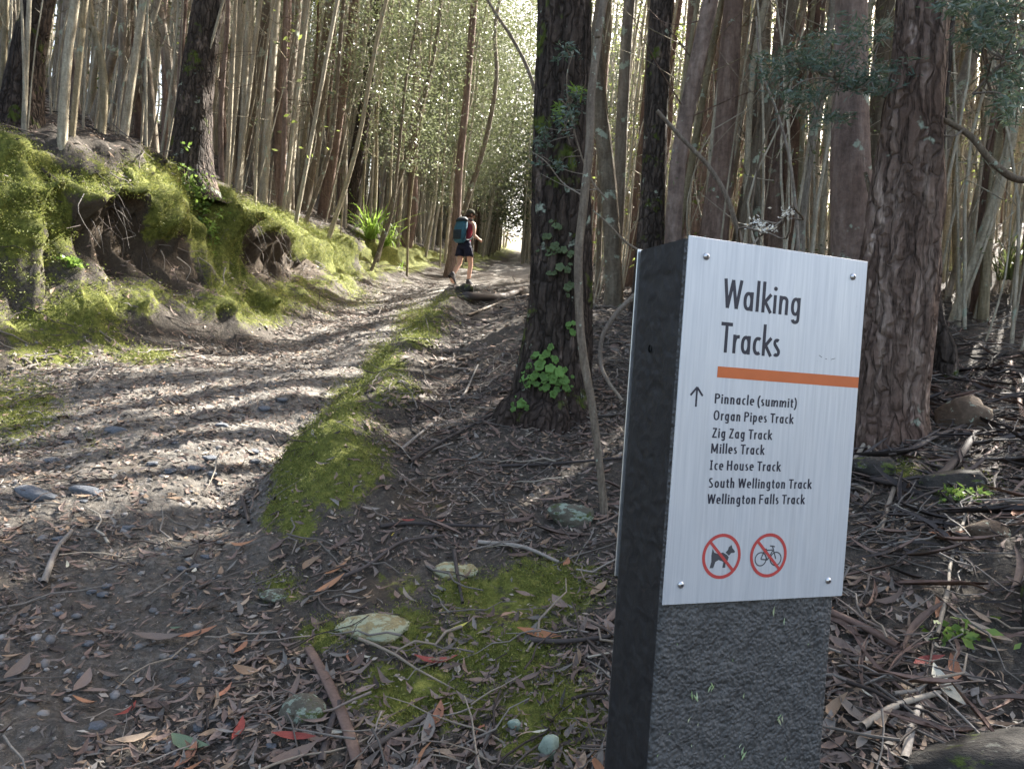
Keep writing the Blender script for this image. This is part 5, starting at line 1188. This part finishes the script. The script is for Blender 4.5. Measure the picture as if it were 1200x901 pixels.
# litter lying on the folded ground of the bank and its foot
cm = .25*(TV[:-1, :-1]+TV[1:, :-1]+TV[:-1, 1:]+TV[1:, 1:]); t4 = _t[:-1, :-1]; ar4 = np.linalg.norm(np.cross(TV[1:, :-1]-TV[:-1, :-1], TV[:-1, 1:]-TV[:-1, :-1]), axis=-1)
N4 = TN.reshape(nn_t, nn_r, 3)[:-1, :-1]; w4 = ar4*(t4 > -.7)*(t4 < 6)*(cm[..., 1] > 2.5)*(cm[..., 1] < 15)*(np.abs(cm[..., 0]/np.maximum(cm[..., 1], .1)) < .95)*np.clip(N4[..., 2], 0, 1)**2*(1.15-np.clip(moss[:-1, :-1], 0, 1))*(.25+sstep(-.3, .3, fbm(cm[..., 0]*2.5, cm[..., 1]*2.5, 3, 88)))
def bank_lay(tp, n, lo, hi, mat, nm, lift, thick=1.0):
    pk = RNG.choice(w4.size, n, p=(w4/w4.sum()).ravel()); c_ = cm.reshape(-1, 3)[pk]+RNG.normal(0, .01, (n, 3))*[1, 1, 0]; n_ = N4.reshape(-1, 3)[pk]+RNG.normal(0, .16, (n, 3)); n_ /= np.linalg.norm(n_, axis=1)[:, None]
    a_ = RNG.uniform(0, 6.28, n); d_ = np.stack([np.cos(a_), np.sin(a_), 0*a_], -1); b_ = np.cross(n_, d_); b_ /= np.linalg.norm(b_, axis=1)[:, None]; d_ = np.cross(b_, n_); M_ = np.stack([d_, b_, n_], -1)
    kx = RNG.integers(0, len(tp), n); sz_ = RNG.uniform(lo, hi, n); ps = []
    for i_, (v_, f_) in enumerate(tp):
        q_ = kx == i_; ps.append(scatter(v_, f_, c_[q_]+n_[q_]*lift, M_[q_], np.stack([sz_[q_], sz_[q_]*thick*RNG.uniform(.7, 1.4, q_.sum()), sz_[q_]*thick], -1)))
    V, F = join(ps); return link(nm, mesh(nm, V, F, mat))
tag(bank_lay(LT3, 11000, .03, .10, M_MIX, 'bank_leaf_litter', .012), 'dead leaves caught on the folds and top of the left bank', 'leaf litter', kind='stuff')
tag(bank_lay([chip], 14000, .015, .06, M_CHIP, 'bank_crumbs', .006, 1.4), 'crumbs of bark and soil on the left bank', 'litter', kind='stuff')
tag(bank_lay(ST, 1500, .12, .55, M_STK, 'bank_twigs', .015), 'dead twigs lying over the top of the left bank', 'twigs', kind='stuff')
# fine roots hanging out of the undercut bank
kk = np.argwhere((_niche > .5) & (_t > .72) & (_t < .92) & (np.abs(TX/np.maximum(TY, .1)) < .9)); kk = kk[RNG.choice(len(kk), min(60, len(kk)), False)]; hr = []
for a_, b_ in kk:
    q0 = TV[a_, b_]+np.array([.04, 0, .12]); l_ = RNG.uniform(.12, .45); s1 = q0+np.array([RNG.uniform(.02, .12), RNG.normal(0, .06), -l_*.4]); s2 = q0+np.array([RNG.uniform(.04, .2), RNG.normal(0, .10), -l_]); hr.append(tube(spline([q0, s1, s2], 3), np.linspace(.006, .0015, 7), 4))
V, F = join(hr); tag(link('hanging_roots', mesh('hanging_roots', V, F, M_STK)), 'fine roots hanging from the mossy lip of the eroded bank', 'roots', kind='stuff')
# ---- moss pile: short upright shoots wherever the mossy ground is
mk = (FM[:, 0]*(1-FM[:, 2]*.8)).reshape(nn_t, nn_r); c0 = .25*(TV[:-1, :-1]+TV[1:, :-1]+TV[:-1, 1:]+TV[1:, 1:])
ar = np.linalg.norm(np.cross(TV[1:, :-1]-TV[:-1, :-1], TV[:-1, 1:]-TV[:-1, :-1]), axis=-1); mk = mk[:-1, :-1]
rr = np.linalg.norm(c0[..., :2], axis=-1); wgt = ar*np.clip(mk-.25, 0, 1)*np.where(rr < 14, 1, 0)*(c0[..., 1] > 1.2)*(np.abs(c0[..., 0]/np.maximum(c0[..., 1], .1)) < 1.0)/np.clip(rr, 1.5, 14)**1.3
wgt = wgt*(fbm(c0[..., 0]*9, c0[..., 1]*9+c0[..., 2]*9, 3, 81) > -.35)
pr = (wgt/wgt.sum()).ravel(); pick = RNG.choice(len(pr), 190000, p=pr); Pm = c0.reshape(-1, 3)[pick]; N3 = TN.reshape(nn_t, nn_r, 3)[:-1, :-1].reshape(-1, 3)[pick]
Pm = Pm+RNG.normal(0, .008, Pm.shape)*np.clip(np.linalg.norm(Pm, axis=1), 1, 8)[:, None]*.5; d = N3+RNG.normal(0, .7, N3.shape); d[:, 2] -= .25*(N3[:, 2] < .5); d /= np.linalg.norm(d, axis=1)[:, None]
q = np.cross(d, RNG.normal(0, 1, d.shape)); q /= np.linalg.norm(q, axis=1)[:, None]; L = (RNG.uniform(.006, .014, len(d))*np.clip(np.linalg.norm(Pm, axis=1)*.22, .8, 1.5))[:, None]
V = np.stack([Pm-q*L*.22, Pm+q*L*.22, Pm+d*L+q*L*.06, Pm+d*L-q*L*.06], 1).reshape(-1, 3)
M_MOSS = m_leaf('moss', [(.044, .060, .013), (.088, .112, .020), (.145, .165, .032), (.23, .235, .06), (.11, .105, .038)], .3, .7)
tag(link('moss_pile', mesh('moss_pile', V, np.arange(len(V)).reshape(-1, 4), M_MOSS, False)), 'short green moss covering the bank face and the mound', 'moss', kind='stuff')
# ------------------------------------------------------------------ lichens, plants, overhanging twigs
M_LICH = m_leaf('lobed_lichen', [(.06, .13, .025), (.10, .19, .04), (.15, .25, .07)], .1, .7, .35)
M_LICH2 = m_leaf('dull_lichen', [(.07, .10, .04), (.10, .13, .06)], .1, .7)
def trunk_pt(px, py, sp, rad):                 # point on the camera side of a traced trunk
    d0 = float(sp[len(sp)//4, 1]); q = P(px, py, d0); k = int(np.abs(sp[:, 2]-q[2]).argmin()); c = sp[k]; r = rad[k]
    for _ in range(3):
        dx = np.clip(q[0]-c[0], -r*.97, r*.97); d = c[1]-math.sqrt(max(r*r-dx*dx, 0)); q = P(px, py, float(d))
    n = np.array([q[0]-c[0], q[1]-c[1], .12]); return q, n/np.linalg.norm(n)
def rosette(c, n, r, seed):
    rg = np.random.default_rng(seed); a = np.array([0, 0, 1.]); u = np.cross(a, n); u /= np.linalg.norm(u); v = np.cross(n, u); m = 22
    V = [c+n*.004]; F = []
    for ring, (f, h) in enumerate(((.45, .003), (.8, .015), (1.0, .006))):
        for i in range(m):
            t = 2*math.pi*i/m; w_ = f*r*(1+(.14*math.sin(5*t+seed)+.08*math.sin(11*t+seed*2))*(ring > 0)+rg.uniform(-.05, .05)); V.append(c+u*math.cos(t)*w_+v*math.sin(t)*w_+n*(h+rg.uniform(-.002, .003)))
    F += [[0, 1+i, 1+(i+1) % m] for i in range(m)]
    for k_ in range(2): F += [[1+k_*m+i, 1+(k_+1)*m+i, 1+(k_+1)*m+(i+1) % m, 1+k_*m+(i+1) % m] for i in range(m)]
    return V, F
def lichen(P_, mat, label, sp, rad):
    c0, n0 = trunk_pt(P_[0][0], P_[0][1], sp, rad); t = empty('leafy_lichen', c0, label, 'lichen')
    P_ = [(a+RNG.normal(0, w_*.28)*k_, b+RNG.normal(0, w_*.28)*k_, w_*(1-.28*k_)) for a, b, w_ in P_ for k_ in (0, 1, 1.0)]
    for i, (a, b, w_) in enumerate(P_):
        c, n = trunk_pt(a, b, sp, rad); d = c[1]; c = c+n*RNG.uniform(.006, .018)
        V, F = rosette(c-c0, n+RNG.normal(0, .18, 3), w_/2*d/FPX*RNG.uniform(.42, .86), i+int(a)); link('lobe', mesh('lobe', V, F, mat), t)
C = [(630, 418, 16), (642, 416, 16), (650, 424, 15), (622, 430, 14), (634, 430, 16), (645, 434, 16), (655, 438, 16), (660, 448, 15), (648, 448, 16), (638, 444, 15), (628, 441, 14), (618, 444, 14), (652, 458, 14), (662, 456, 12), (640, 456, 12), (620, 452, 12), (630, 452, 12)]
lichen(C, M_LICH, 'bright green lobed lichen cluster low on the foot of the stout dark trunk', LC1, LR1)
lichen([(604, 480, 13), (612, 474, 13), (618, 480, 10)], M_LICH, 'small green lichen at the very base of the stout dark trunk', LC1, LR1)
lichen([(666, 383, 15), (670, 392, 10)], M_LICH, 'pair of bright green lichen lobes halfway up the foot of the stout trunk', LC1, LR1)
lichen([(652, 268, 18), (640, 280, 12), (650, 292, 13), (660, 296, 13), (644, 300, 12), (668, 300, 12), (656, 316, 13), (664, 318, 12), (648, 322, 12), (670, 336, 13), (664, 340, 12)], M_LICH2, 'dull olive lichen lobes scattered up the stout dark trunk', LC1, LR1)
# strappy sedge and ferns
M_SEDGE = m_leaf('sedge_blades', [(.10, .22, .02), (.16, .30, .03), (.26, .40, .07), (.08, .15, .02)], .45, .5)
def blade(L, wd, a, up, droop, n=7):
    V = []; 
    for i in range(n):
        t = i/(n-1); h = math.cos(a); s_ = math.sin(a); out = L*(t*math.cos(up)+.0*t); z = L*(t*math.sin(up)-droop*t*t)
        w_ = wd*(1-t)**.6*.5+.0006
        V += [(h*out-s_*w_, s_*out+h*w_, z), (h*out+s_*w_, s_*out-h*w_, z)]
    return np.array(V), [[2*i, 2*i+1, 2*i+3, 2*i+2] for i in range(n-1)]
def tussock(px, py, d, n, L, wd, mat, label, nm='sedge_tussock', cat='sedge', part='blade', lean=(0, 0)):
    g = P(px, py, d) if d else G1(px, py); g = np.array(g); g[2] = hz(g[0], g[1])+(.18 if L > .8 else 0) if not d else g[2]
    t = empty(nm, g, label, cat)
    for i in range(n):
        V, F = blade(L*RNG.uniform(.55, 1.1), wd*RNG.uniform(.7, 1.3), RNG.uniform(0, 6.28), RNG.uniform(.7, 1.45), RNG.uniform(.2, .95)); V[:, :2] += RNG.normal(0, L*.035, 2); V[:, 0] += V[:, 2]*lean[0]
        link(part, mesh(part, V, F, mat), t)
    return t
tussock(432, 290, None, 90, 1.45, .032, M_SEDGE, 'sunlit strappy sedge with arching bright green blades on the bank top', lean=(.2, 0))
tussock(452, 298, None, 40, 1.0, .024, M_SEDGE, 'smaller sedge drooping right beside the big arching one', lean=(.1, 0))
tussock(470, 318, None, 18, .45, .014, M_SEDGE, 'little tuft of upright green sedge at the foot of the far bank')
tussock(1178, 352, None, 60, .9, .012, M_LCAN, 'dark green grassy fern at the right edge under the trees', 'grass_tussock', 'grass')
tussock(1140, 330, None, 40, .8, .012, M_LCAN, 'dark grass tuft behind the stems near the right edge', 'grass_tussock', 'grass')
tussock(525, 312, None, 22, .5, .012, M_SEDGE, 'olive grass tuft on the bank behind the hiker', 'grass_tussock', 'grass')
# leafy herb spilling over the bank
def herb(px, py, w_, h_, n, label, mat=M_LFRESH, nm='leafy_herb', lsz=.05, spill=0):
    g = G1(px, py); d = g[1]; rx = w_/2*d/FPX; rz = h_/2*d/FPX; c = RNG.normal(0, .5, (n, 3))*np.array([rx, rx*.6, rz]); c[:, 2] += rz*.8; t = empty(nm, g, label, 'plant')
    st_ = [tube(np.array([[0, 0, -.03], q*.5+RNG.normal(0, .02, 3), q]), [.005, .004, .002], 4) for q in c[:min(n, 26)]]
    V, F = join(st_); link('stems', mesh('stems', V, F, M_TWIG), t)['kind'] = 'stuff'
    V, F = leafquads(c, lsz, 9, .05, .5); link('leaves', mesh('leaves', V, F, mat, False), t)['kind'] = 'stuff'; return t
herb(222, 262, 46, 66, 110, 'sunlit bright green ferny herb spilling over the bank edge')
herb(240, 300, 14, 46, 40, 'trail of bright green herb hanging below the ferny one on the bank')
herb(82, 312, 18, 12, 16, 'tiny bright green plant on the mossy wall at the left'); herb(1128, 746, 22, 14, 6, 'tiny pale green seedling on the right slope', lsz=.03); herb(1122, 586, 16, 14, 14, 'small yellow green moss plant between the roots', lsz=.025)
# twigs with leaves reaching across the picture
def twig(nm, label, P_, r0, r1, leaves=None, sides_=None, cat='branch'):
    q = np.array([P(a, b, d) for a, b, d in P_]); base = q[0].copy(); sp = spline(q-base, 7); t = empty(nm, base, label, cat)
    V, F = tube(sp, np.linspace(r0, r1, len(sp)), 8, barkdisp(.12, random.randint(1, 99))); link('stem', mesh('stem', V, F, M_TWIG), t)
    for s_ in (sides_ or []):
        k_ = np.array([P(a, b, d) for a, b, d in s_])-base; s2 = spline(k_, 5); V, F = tube(s2, np.linspace(r1*1.1, r1*.4, len(s2)), 5); link('side_twig', mesh('side_twig', V, F, M_TWIG), t)
    if leaves:
        cs, n, spread, lsz, mat, asp = leaves
        for (a, b, w_, h_, d, m_) in cs:
            c = P(RNG.normal(a, w_*.42, m_), RNG.normal(b, h_*.42, m_), np.full(m_, d)+RNG.normal(0, .12, m_))-base
            V, F = leafquads(c, lsz, n, spread, asp); link('leaf_spray', mesh('leaf_spray', V, F, mat, False), t)['kind'] = 'stuff'
            tips = c[:max(2, m_//4)]; bs = [sp[int(np.linalg.norm(sp-x, axis=1).argmin())] for x in tips]; V, F = join(branchlets(bs, tips, .004, .0015, 4)); link('twiglets', mesh('twiglets', V, F, M_TWIG), t)['kind'] = 'stuff'
    return t
twig('overhanging_branch', 'long arching branch with blue green feathery leaves reaching in from the right edge', [(1260, 190, 2.9), (1200, 211, 2.9), (1165, 192, 2.9), (1135, 158, 2.95), (1095, 136, 3.0), (1040, 114, 3.05), (985, 96, 3.1), (930, 70, 3.2)], .017, .005,
    ([(1030, 92, 60, 24, 3.05, 36), (960, 70, 60, 34, 3.1, 56), (940, 110, 50, 26, 3.1, 26), (1080, 78, 34, 22, 3.1, 16), (970, 140, 36, 16, 3.15, 14), (905, 85, 26, 24, 3.2, 12), (1010, 40, 60, 20, 3.2, 20)], 22, .035, .030, M_LBLUE, .22),
    [[(1040, 114, 3.05), (1030, 90, 3.05), (1010, 60, 3.1)], [(985, 96, 3.1), (960, 120, 3.1), (940, 140, 3.1)], [(1100, 138, 3.0), (1080, 110, 3.0), (1075, 70, 3.1)], [(1130, 152, 2.95), (1110, 160, 2.95), (1050, 140, 3.0)]])
twig('overhanging_branch', 'dark leafy branch hanging into the top right corner', [(1290, -40, 2.6), (1240, 30, 2.6), (1180, 70, 2.65), (1140, 110, 2.7)], .012, .004,
    ([(1160, 30, 40, 40, 2.7, 46), (1190, 90, 30, 40, 2.65, 30), (1140, 10, 50, 16, 2.75, 26), (1185, 130, 22, 26, 2.65, 14)], 22, .035, .032, M_LBLUE, .24), [[(1240, 30, 2.6), (1200, 10, 2.6), (1140, 0, 2.7)], [(1200, 60, 2.6), (1195, 100, 2.6), (1190, 150, 2.6)]])
twig('leafy_twig', 'spray of small dark green leaves in front of the stout lichen tree', [(712, 236, 3.9), (690, 205, 3.95), (672, 150, 4.0), (664, 95, 4.0), (672, 60, 4.0)], .006, .003,
    ([(660, 135, 20, 24, 4.0, 20), (676, 115, 14, 22, 4.0, 12), (668, 62, 18, 16, 4.0, 12), (640, 165, 20, 16, 4.0, 10), (650, 195, 26, 14, 4.0, 9)], 10, .03, .035, M_LBLUE, .3), [[(690, 205, 3.95), (665, 200, 4.0), (630, 180, 4.0)], [(700, 222, 3.9), (672, 222, 3.95), (634, 204, 4.0)]])
herb2 = twig('leafy_twig', 'two fresh bright green shoots in front of the stout lichen tree', [(668, 170, 3.9), (662, 140, 3.9), (676, 108, 3.9)], .003, .002, ([(654, 130, 5, 12, 3.9, 8), (676, 105, 5, 12, 3.9, 8)], 7, .012, .04, M_LFRESH, .25))
twig('flowering_twig', 'sprig of shiny whitish leaves just above the top edge of the sign', [(872, 300, 1.9), (890, 278, 1.9), (912, 262, 1.9), (930, 244, 1.9)], .003, .0012, ([(896, 268, 18, 10, 1.9, 16), (922, 250, 12, 9, 1.9, 12), (885, 262, 12, 7, 1.9, 8)], 5, .010, .010, M_LWHITE, .45), [[(890, 278, 1.9), (900, 292, 1.9), (918, 286, 1.9)]])
for lab, q, r0, r1 in [
    ('bare pale branch bending down behind the left top corner of the sign', [(745, 345, 3.6), (722, 368, 3.6), (706, 395, 3.6), (704, 425, 3.6), (712, 446, 3.55), (730, 470, 3.45)], .014, .008),
    ('bare branch curving down from the upper left to the pinkish trunk', [(770, 130, 4.6), (797, 160, 4.6), (830, 195, 4.6), (852, 232, 4.6), (868, 282, 4.6)], .013, .017),
    ('long bare twig rising from the sign corner toward the young stem', [(762, 300, 3.3), (735, 285, 3.3), (712, 262, 3.3), (694, 246, 3.3)], .006, .003),
    ('crooked pale branch climbing past the rust brown trunk', [(938, 330, 4.4), (932, 240, 4.4), (924, 180, 4.4), (910, 130, 4.4), (892, 80, 4.4), (886, 20, 4.4)], .012, .006),
    ('thin pale branch slanting up left above the sign', [(878, 285, 4.2), (884, 220, 4.2), (898, 160, 4.2), (920, 120, 4.2)], .007, .004),
    ('broken pale stub leaning between the forked trunks', [(1026, 246, 3.2), (1020, 225, 3.2), (1014, 202, 3.2)], .014, .008),
    ('thin bare branch arching over the track high in the centre', [(630, 118, 9), (618, 80, 9), (600, 45, 9), (580, 15, 9), (560, -20, 9)], .025, .018),
    ('thin bare twig spreading left from the young stem above the track', [(684, 230, 3.3), (660, 215, 3.4), (640, 190, 3.4), (620, 176, 3.4)], .004, .002)]:
    twig('bare_branch', lab, q, r0, r1)
# ------------------------------------------------------------------ hiker
def skin_mesh(nm, nodes, edges, mat, sub=2, root=0):
    me = bpy.data.meshes.new(nm); me.from_pydata([n[:3] for n in nodes], edges, []); me.update()
    o = bpy.data.objects.new('tmp', me); COL.objects.link(o)
    o.modifiers.new('s', 'SKIN'); ly = me.skin_vertices[0] if me.skin_vertices else me.skin_vertices.new()
    for i, n in enumerate(nodes):
        r = n[3]; ly.data[i].radius = r if isinstance(r, tuple) else (r, r); ly.data[i].use_root = (i == root)
    m = o.modifiers.new('u', 'SUBSURF'); m.levels = sub; m.render_levels = sub
    dg = bpy.context.evaluated_depsgraph_get(); out = bpy.data.meshes.new_from_object(o.evaluated_get(dg)); out.name = nm
    bpy.data.objects.remove(o); out.materials.clear(); out.materials.append(mat); out.polygons.foreach_set('use_smooth', [True]*len(out.polygons)); return out
M_SKIN = m_plain('skin', (.50, .29, .21), .55, .35, .08); M_SHIRT = m_plain('maroon_cloth', (.20, .035, .055), .9, .1, .2, 60); M_SHORT = m_plain('navy_cloth', (.016, .017, .032), .9, .15, .2)
M_PACK = m_plain('teal_nylon', (.022, .085, .13), .7, .3, .25, 14); M_PACKD = m_plain('dark_nylon', (.012, .022, .032), .7, .3); M_HAIR = m_plain('brown_hair', (.035, .02, .013), .6, .4); M_CAP = m_plain('olive_cap', (.05, .048, .035), .9, .1); M_SHOE = m_plain('dark_shoe', (.035, .03, .032), .8, .2); M_SOLE = m_plain('shoe_sole', (.02, .018, .018), .9, .1); M_SOCK = m_plain('grey_sock', (.08, .08, .09), .9, .1)
gp = G1(541, 335); hd = float(gp[1]); HS = 91*hd/FPX/1.74
hik = empty('person', gp, 'hiker in maroon top, navy shorts, cap and teal backpack walking away up the track', 'person')
hik.scale = (HS, HS, HS); hik.rotation_euler = (0, 0, R(-33))
N_ = [(0, 0, .93, (.125, .095)), (0, .02, 1.08, (.105, .08)), (0, .05, 1.25, (.13, .09)), (0, .07, 1.38, (.13, .075)), (0, .085, 1.46, (.05, .05)), (.01, .11, 1.53, (.05, .055)),
      (.02, .125, 1.60, (.078, .095)), (.02, .125, 1.68, (.07, .088)),
      (-.09, .0, .88, .085), (-.095, .01, .70, .075), (-.09, -.01, .50, .052), (-.085, -.14, .34, .052), (-.08, -.30, .14, .033), (-.08, -.25, .065, .038), (-.08, -.17, .035, .028),
      (.09, .0, .88, .085), (.10, .08, .70, .075), (.10, .15, .50, .052), (.10, .12, .32, .052), (.10, .10, .10, .033), (.10, .16, .055, .038), (.10, .27, .035, .026),
      (.175, .07, 1.39, .05), (.23, .03, 1.25, .04), (.25, -.01, 1.12, .034), (.25, .10, 1.09, .032), (.235, .21, 1.07, .023), (.23, .25, 1.065, (.032, .018)), (.225, .29, 1.06, (.034, .016)),
      (-.175, .07, 1.39, .05), (-.23, .03, 1.25, .04), (-.25, .0, 1.12, .034), (-.22, .11, 1.15, .032), (-.17, .20, 1.20, .023), (-.15, .23, 1.22, (.03, .018)), (-.13, .26, 1.24, (.03, .016))]
E_ = [(0, 1), (1, 2), (2, 3), (3, 4), (4, 5), (5, 6), (6, 7), (0, 8), (8, 9), (9, 10), (10, 11), (11, 12), (12, 13), (13, 14), (0, 15), (15, 16), (16, 17), (17, 18), (18, 19), (19, 20), (20, 21),
      (3, 22), (22, 23), (23, 24), (24, 25), (25, 26), (26, 27), (27, 28), (3, 29), (29, 30), (30, 31), (31, 32), (32, 33), (33, 34), (34, 35)]
for base, (bx, by, bz), dr in ((28, (.225, .29, 1.06), 1), (35, (-.13, .26, 1.24), -1)):   # four fingers and a thumb, lightly curled
    for f in range(4):
        o_ = (f-1.5)*.017; L = (.062, .072, .068, .052)[f]; k0 = len(N_)
        N_ += [(bx+o_*.3, by+.02, bz+o_, .008), (bx+o_*.3-dr*.006, by+.02+L*.55, bz+o_-.008, .0075), (bx+o_*.3-dr*.016, by+.012+L*.85, bz+o_-.024, .0062)]; E_ += [(base, k0), (k0, k0+1), (k0+1, k0+2)]
    k0 = len(N_); N_ += [(bx-dr*.022, by-.01, bz+.020, .010), (bx-dr*.034, by+.022, bz+.030, .008)]; E_ += [(base-1, k0), (k0, k0+1)]
bod = link('body', skin_mesh('body', N_, E_, M_SKIN), hik)
HX, HY, HZ = .02, .125, 1.60                           # head centre; looks ahead and a little to the right
fh = math.radians(-28); fx, fy = -math.sin(fh), math.cos(fh)
def headpt(side, fwd, up): return (HX+fx*fwd+fy*side, HY+fy*fwd-fx*side, HZ+up)
def ball(nm, c, r, mat, sub=2):
    bm = bmesh.new(); bmesh.ops.create_icosphere(bm, subdivisions=sub, radius=1); V = np.array([v.co[:] for v in bm.verts])*r+c; F = [[v.index for v in f.verts] for f in bm.faces]; bm.free()
    return link(nm, mesh(nm, V, F, mat), hik)
ball('nose', headpt(0, .100, -.01), (.012, .016, .02), M_SKIN); ball('mouth', headpt(0, .088, -.048), (.018, .010, .007), m_plain('lips', (.34, .12, .1), .5))
for s_ in (-1, 1):
    ball('ear', headpt(s_*.078, -.005, -.01), (.012, .02, .03), M_SKIN); ball('eye', headpt(s_*.031, .082, .02), (.011, .009, .008), m_plain('eye', (.03, .02, .02), .3))
def loft(rings, n=20, close=True):
    V = []; F = []
    for (cx, cy, cz, rx, ry) in rings:
        for i in range(n):
            a = 2*math.pi*i/n; V.append((cx+rx*math.cos(a), cy+ry*math.sin(a), cz))
    for k_ in range(len(rings)-1): F += [[k_*n+i, k_*n+(i+1) % n, (k_+1)*n+(i+1) % n, (k_+1)*n+i] for i in range(n)]
    if close: F += [list(range(n))[::-1], [(len(rings)-1)*n+i for i in range(n)]]
    return np.array(V), F
V, F = loft([(0, 0, .90, .158, .118), (0, .01, 1.0, .142, .108), (0, .025, 1.1, .138, .104), (0, .045, 1.22, .160, .115), (0, .06, 1.33, .178, .112), (0, .07, 1.40, .176, .092), (0, .075, 1.445, .11, .07), (0, .082, 1.475, .062, .06)])
link('shirt', mesh('shirt', V, F, M_SHIRT), hik)
parts = [loft([(0, 0, .80, .165, .12), (0, 0, .86, .172, .126), (0, 0, .93, .165, .122), (0, .005, .985, .148, .11)])]
for s_, k_ in ((-1, -.02), (1, .055)): parts.append(loft([(s_*.098, k_, .66, .102, .108), (s_*.094, k_*.7, .74, .100, .108), (s_*.088, k_*.3, .84, .092, .108), (s_*.08, 0, .90, .085, .10)]))
V, F = join(parts); link('shorts', mesh('shorts', V, F, M_SHORT), hik)
V, F = loft([(0, -.17, .93, .10, .05), (0, -.185, .97, .145, .085), (0, -.19, 1.1, .160, .105), (0, -.175, 1.25, .160, .105), (0, -.14, 1.38, .145, .09), (0, -.11, 1.46, .115, .065), (0, -.095, 1.49, .06, .03)], 24)
V = V*[1, 1, 1]; sgn = np.abs(V[:, 0])/.16; V[:, 0] = np.sign(V[:, 0])*(np.abs(V[:, 0])**.85)*(.16**.15)
bp_ = link('backpack', mesh('backpack', V, F, M_PACK), hik)
V, F = bevelled(*box(-.10, .10, -.315, -.255, .99, 1.20), .02); link('front_pocket', mesh('front_pocket', V, F, M_PACKD), bp_)
V, F = loft([(0, -.15, 1.40, .150, .105), (0, -.14, 1.45, .145, .10), (0, -.12, 1.50, .09, .06)]); link('top_lid', mesh('top_lid', V, F, M_PACKD), bp_)
for s_ in (-1, 1):
    V, F = tube(spline([(s_*.08, -.09, 1.45), (s_*.11, .04, 1.475), (s_*.115, .16, 1.38), (s_*.13, .15, 1.2), (s_*.14, .0, 1.02), (s_*.12, -.12, 1.0)], 5), .019, 6); link('strap', mesh('strap', V, F, M_PACKD), bp_)
    V, F = tube(spline([(s_*.16, -.14, 1.25), (s_*.17, -.20, 1.1), (s_*.14, -.25, .97)], 4), .006, 5); link('side_cord', mesh('side_cord', V, F, M_PACKD), bp_)
V, F = loft([(HX-fx*.02, HY-fy*.02, HZ-.06, .062, .062), (HX-fx*.016, HY-fy*.016, HZ-.01, .082, .088), (HX-fx*.01, HY-fy*.01, HZ+.04, .087, .097)]); link('hair', mesh('hair', V, F, M_HAIR), hik)
V, F = tube(spline([(HX-fx*.09, HY-fy*.09, HZ+.0), (HX-fx*.13, HY-fy*.13, HZ-.06), (HX-fx*.12, HY-fy*.12, HZ-.15)], 4), np.linspace(.026, .010, 9), 8, cap=True); link('ponytail', mesh('ponytail', V, F, M_HAIR), hik)
V, F = loft([(HX, HY, HZ+.025, .096, .106), (HX, HY, HZ+.06, .095, .104), (HX, HY, HZ+.10, .080, .088), (HX, HY, HZ+.125, .045, .05), (HX, HY, HZ+.132, .01, .01)]); cp_ = link('cap', mesh('cap', V, F, M_CAP), hik)
V, F = [], []
for i in range(9):
    a = math.radians(-62+i*15.5)
    for rr_ in (.092, .168-.022*abs(i-4)/4):
        V.append(headpt(math.sin(a)*rr_*.95, math.cos(a)*rr_, .035-.02*(rr_ > .1)))
V = np.array(V); n = len(V); F = [[2*i, 2*i+1, 2*i+3, 2*i+2] for i in range(8)]; V = np.concatenate([V, V-[0, 0, .006]]); F = F+[[a+n for a in f[::-1]] for f in F]+[[2*i+1, 2*i+1+n, 2*i+3+n, 2*i+3] for i in range(8)]
link('brim', mesh('brim', V, F, M_CAP), cp_)
for nm_, (ax, ay, az), tilt in (('shoe', (.10, .10, .0), 0), ('shoe', (-.08, -.30, .05), -.62)):
    V, F = loft([(0, .06, -.012, .046, .135), (0, .06, .02, .049, .138), (0, .055, .05, .046, .125), (0, .02, .085, .042, .085), (0, -.01, .125, .043, .052)], 18)
    sp_ = bevelled(*box(-.047, .047, -.08, .20, -.022, -.002), .012)
    c, s2 = math.cos(tilt), math.sin(tilt)
    def rt(V): V = np.array(V, float); y = V[:, 1]*c-V[:, 2]*s2; z = V[:, 1]*s2+V[:, 2]*c; V[:, 1] = y+ay; V[:, 2] = z+az+.022+(.075 if tilt else 0); V[:, 0] += ax; return V
    so_ = link('shoe', mesh('shoe', rt(V), F, M_SHOE), hik); link('sole', mesh('sole', rt(sp_[0]), sp_[1], M_SOLE), so_)
for q0, q1 in (((.10, .10, .10), (.10, .112, .17)), ((-.08, -.295, .16), (-.083, -.25, .22))):
    V, F = tube(np.array([q0, q1]), .040, 12); link('sock', mesh('sock', V, F, M_SOCK), hik)
print('hiker', hd, HS, gp)
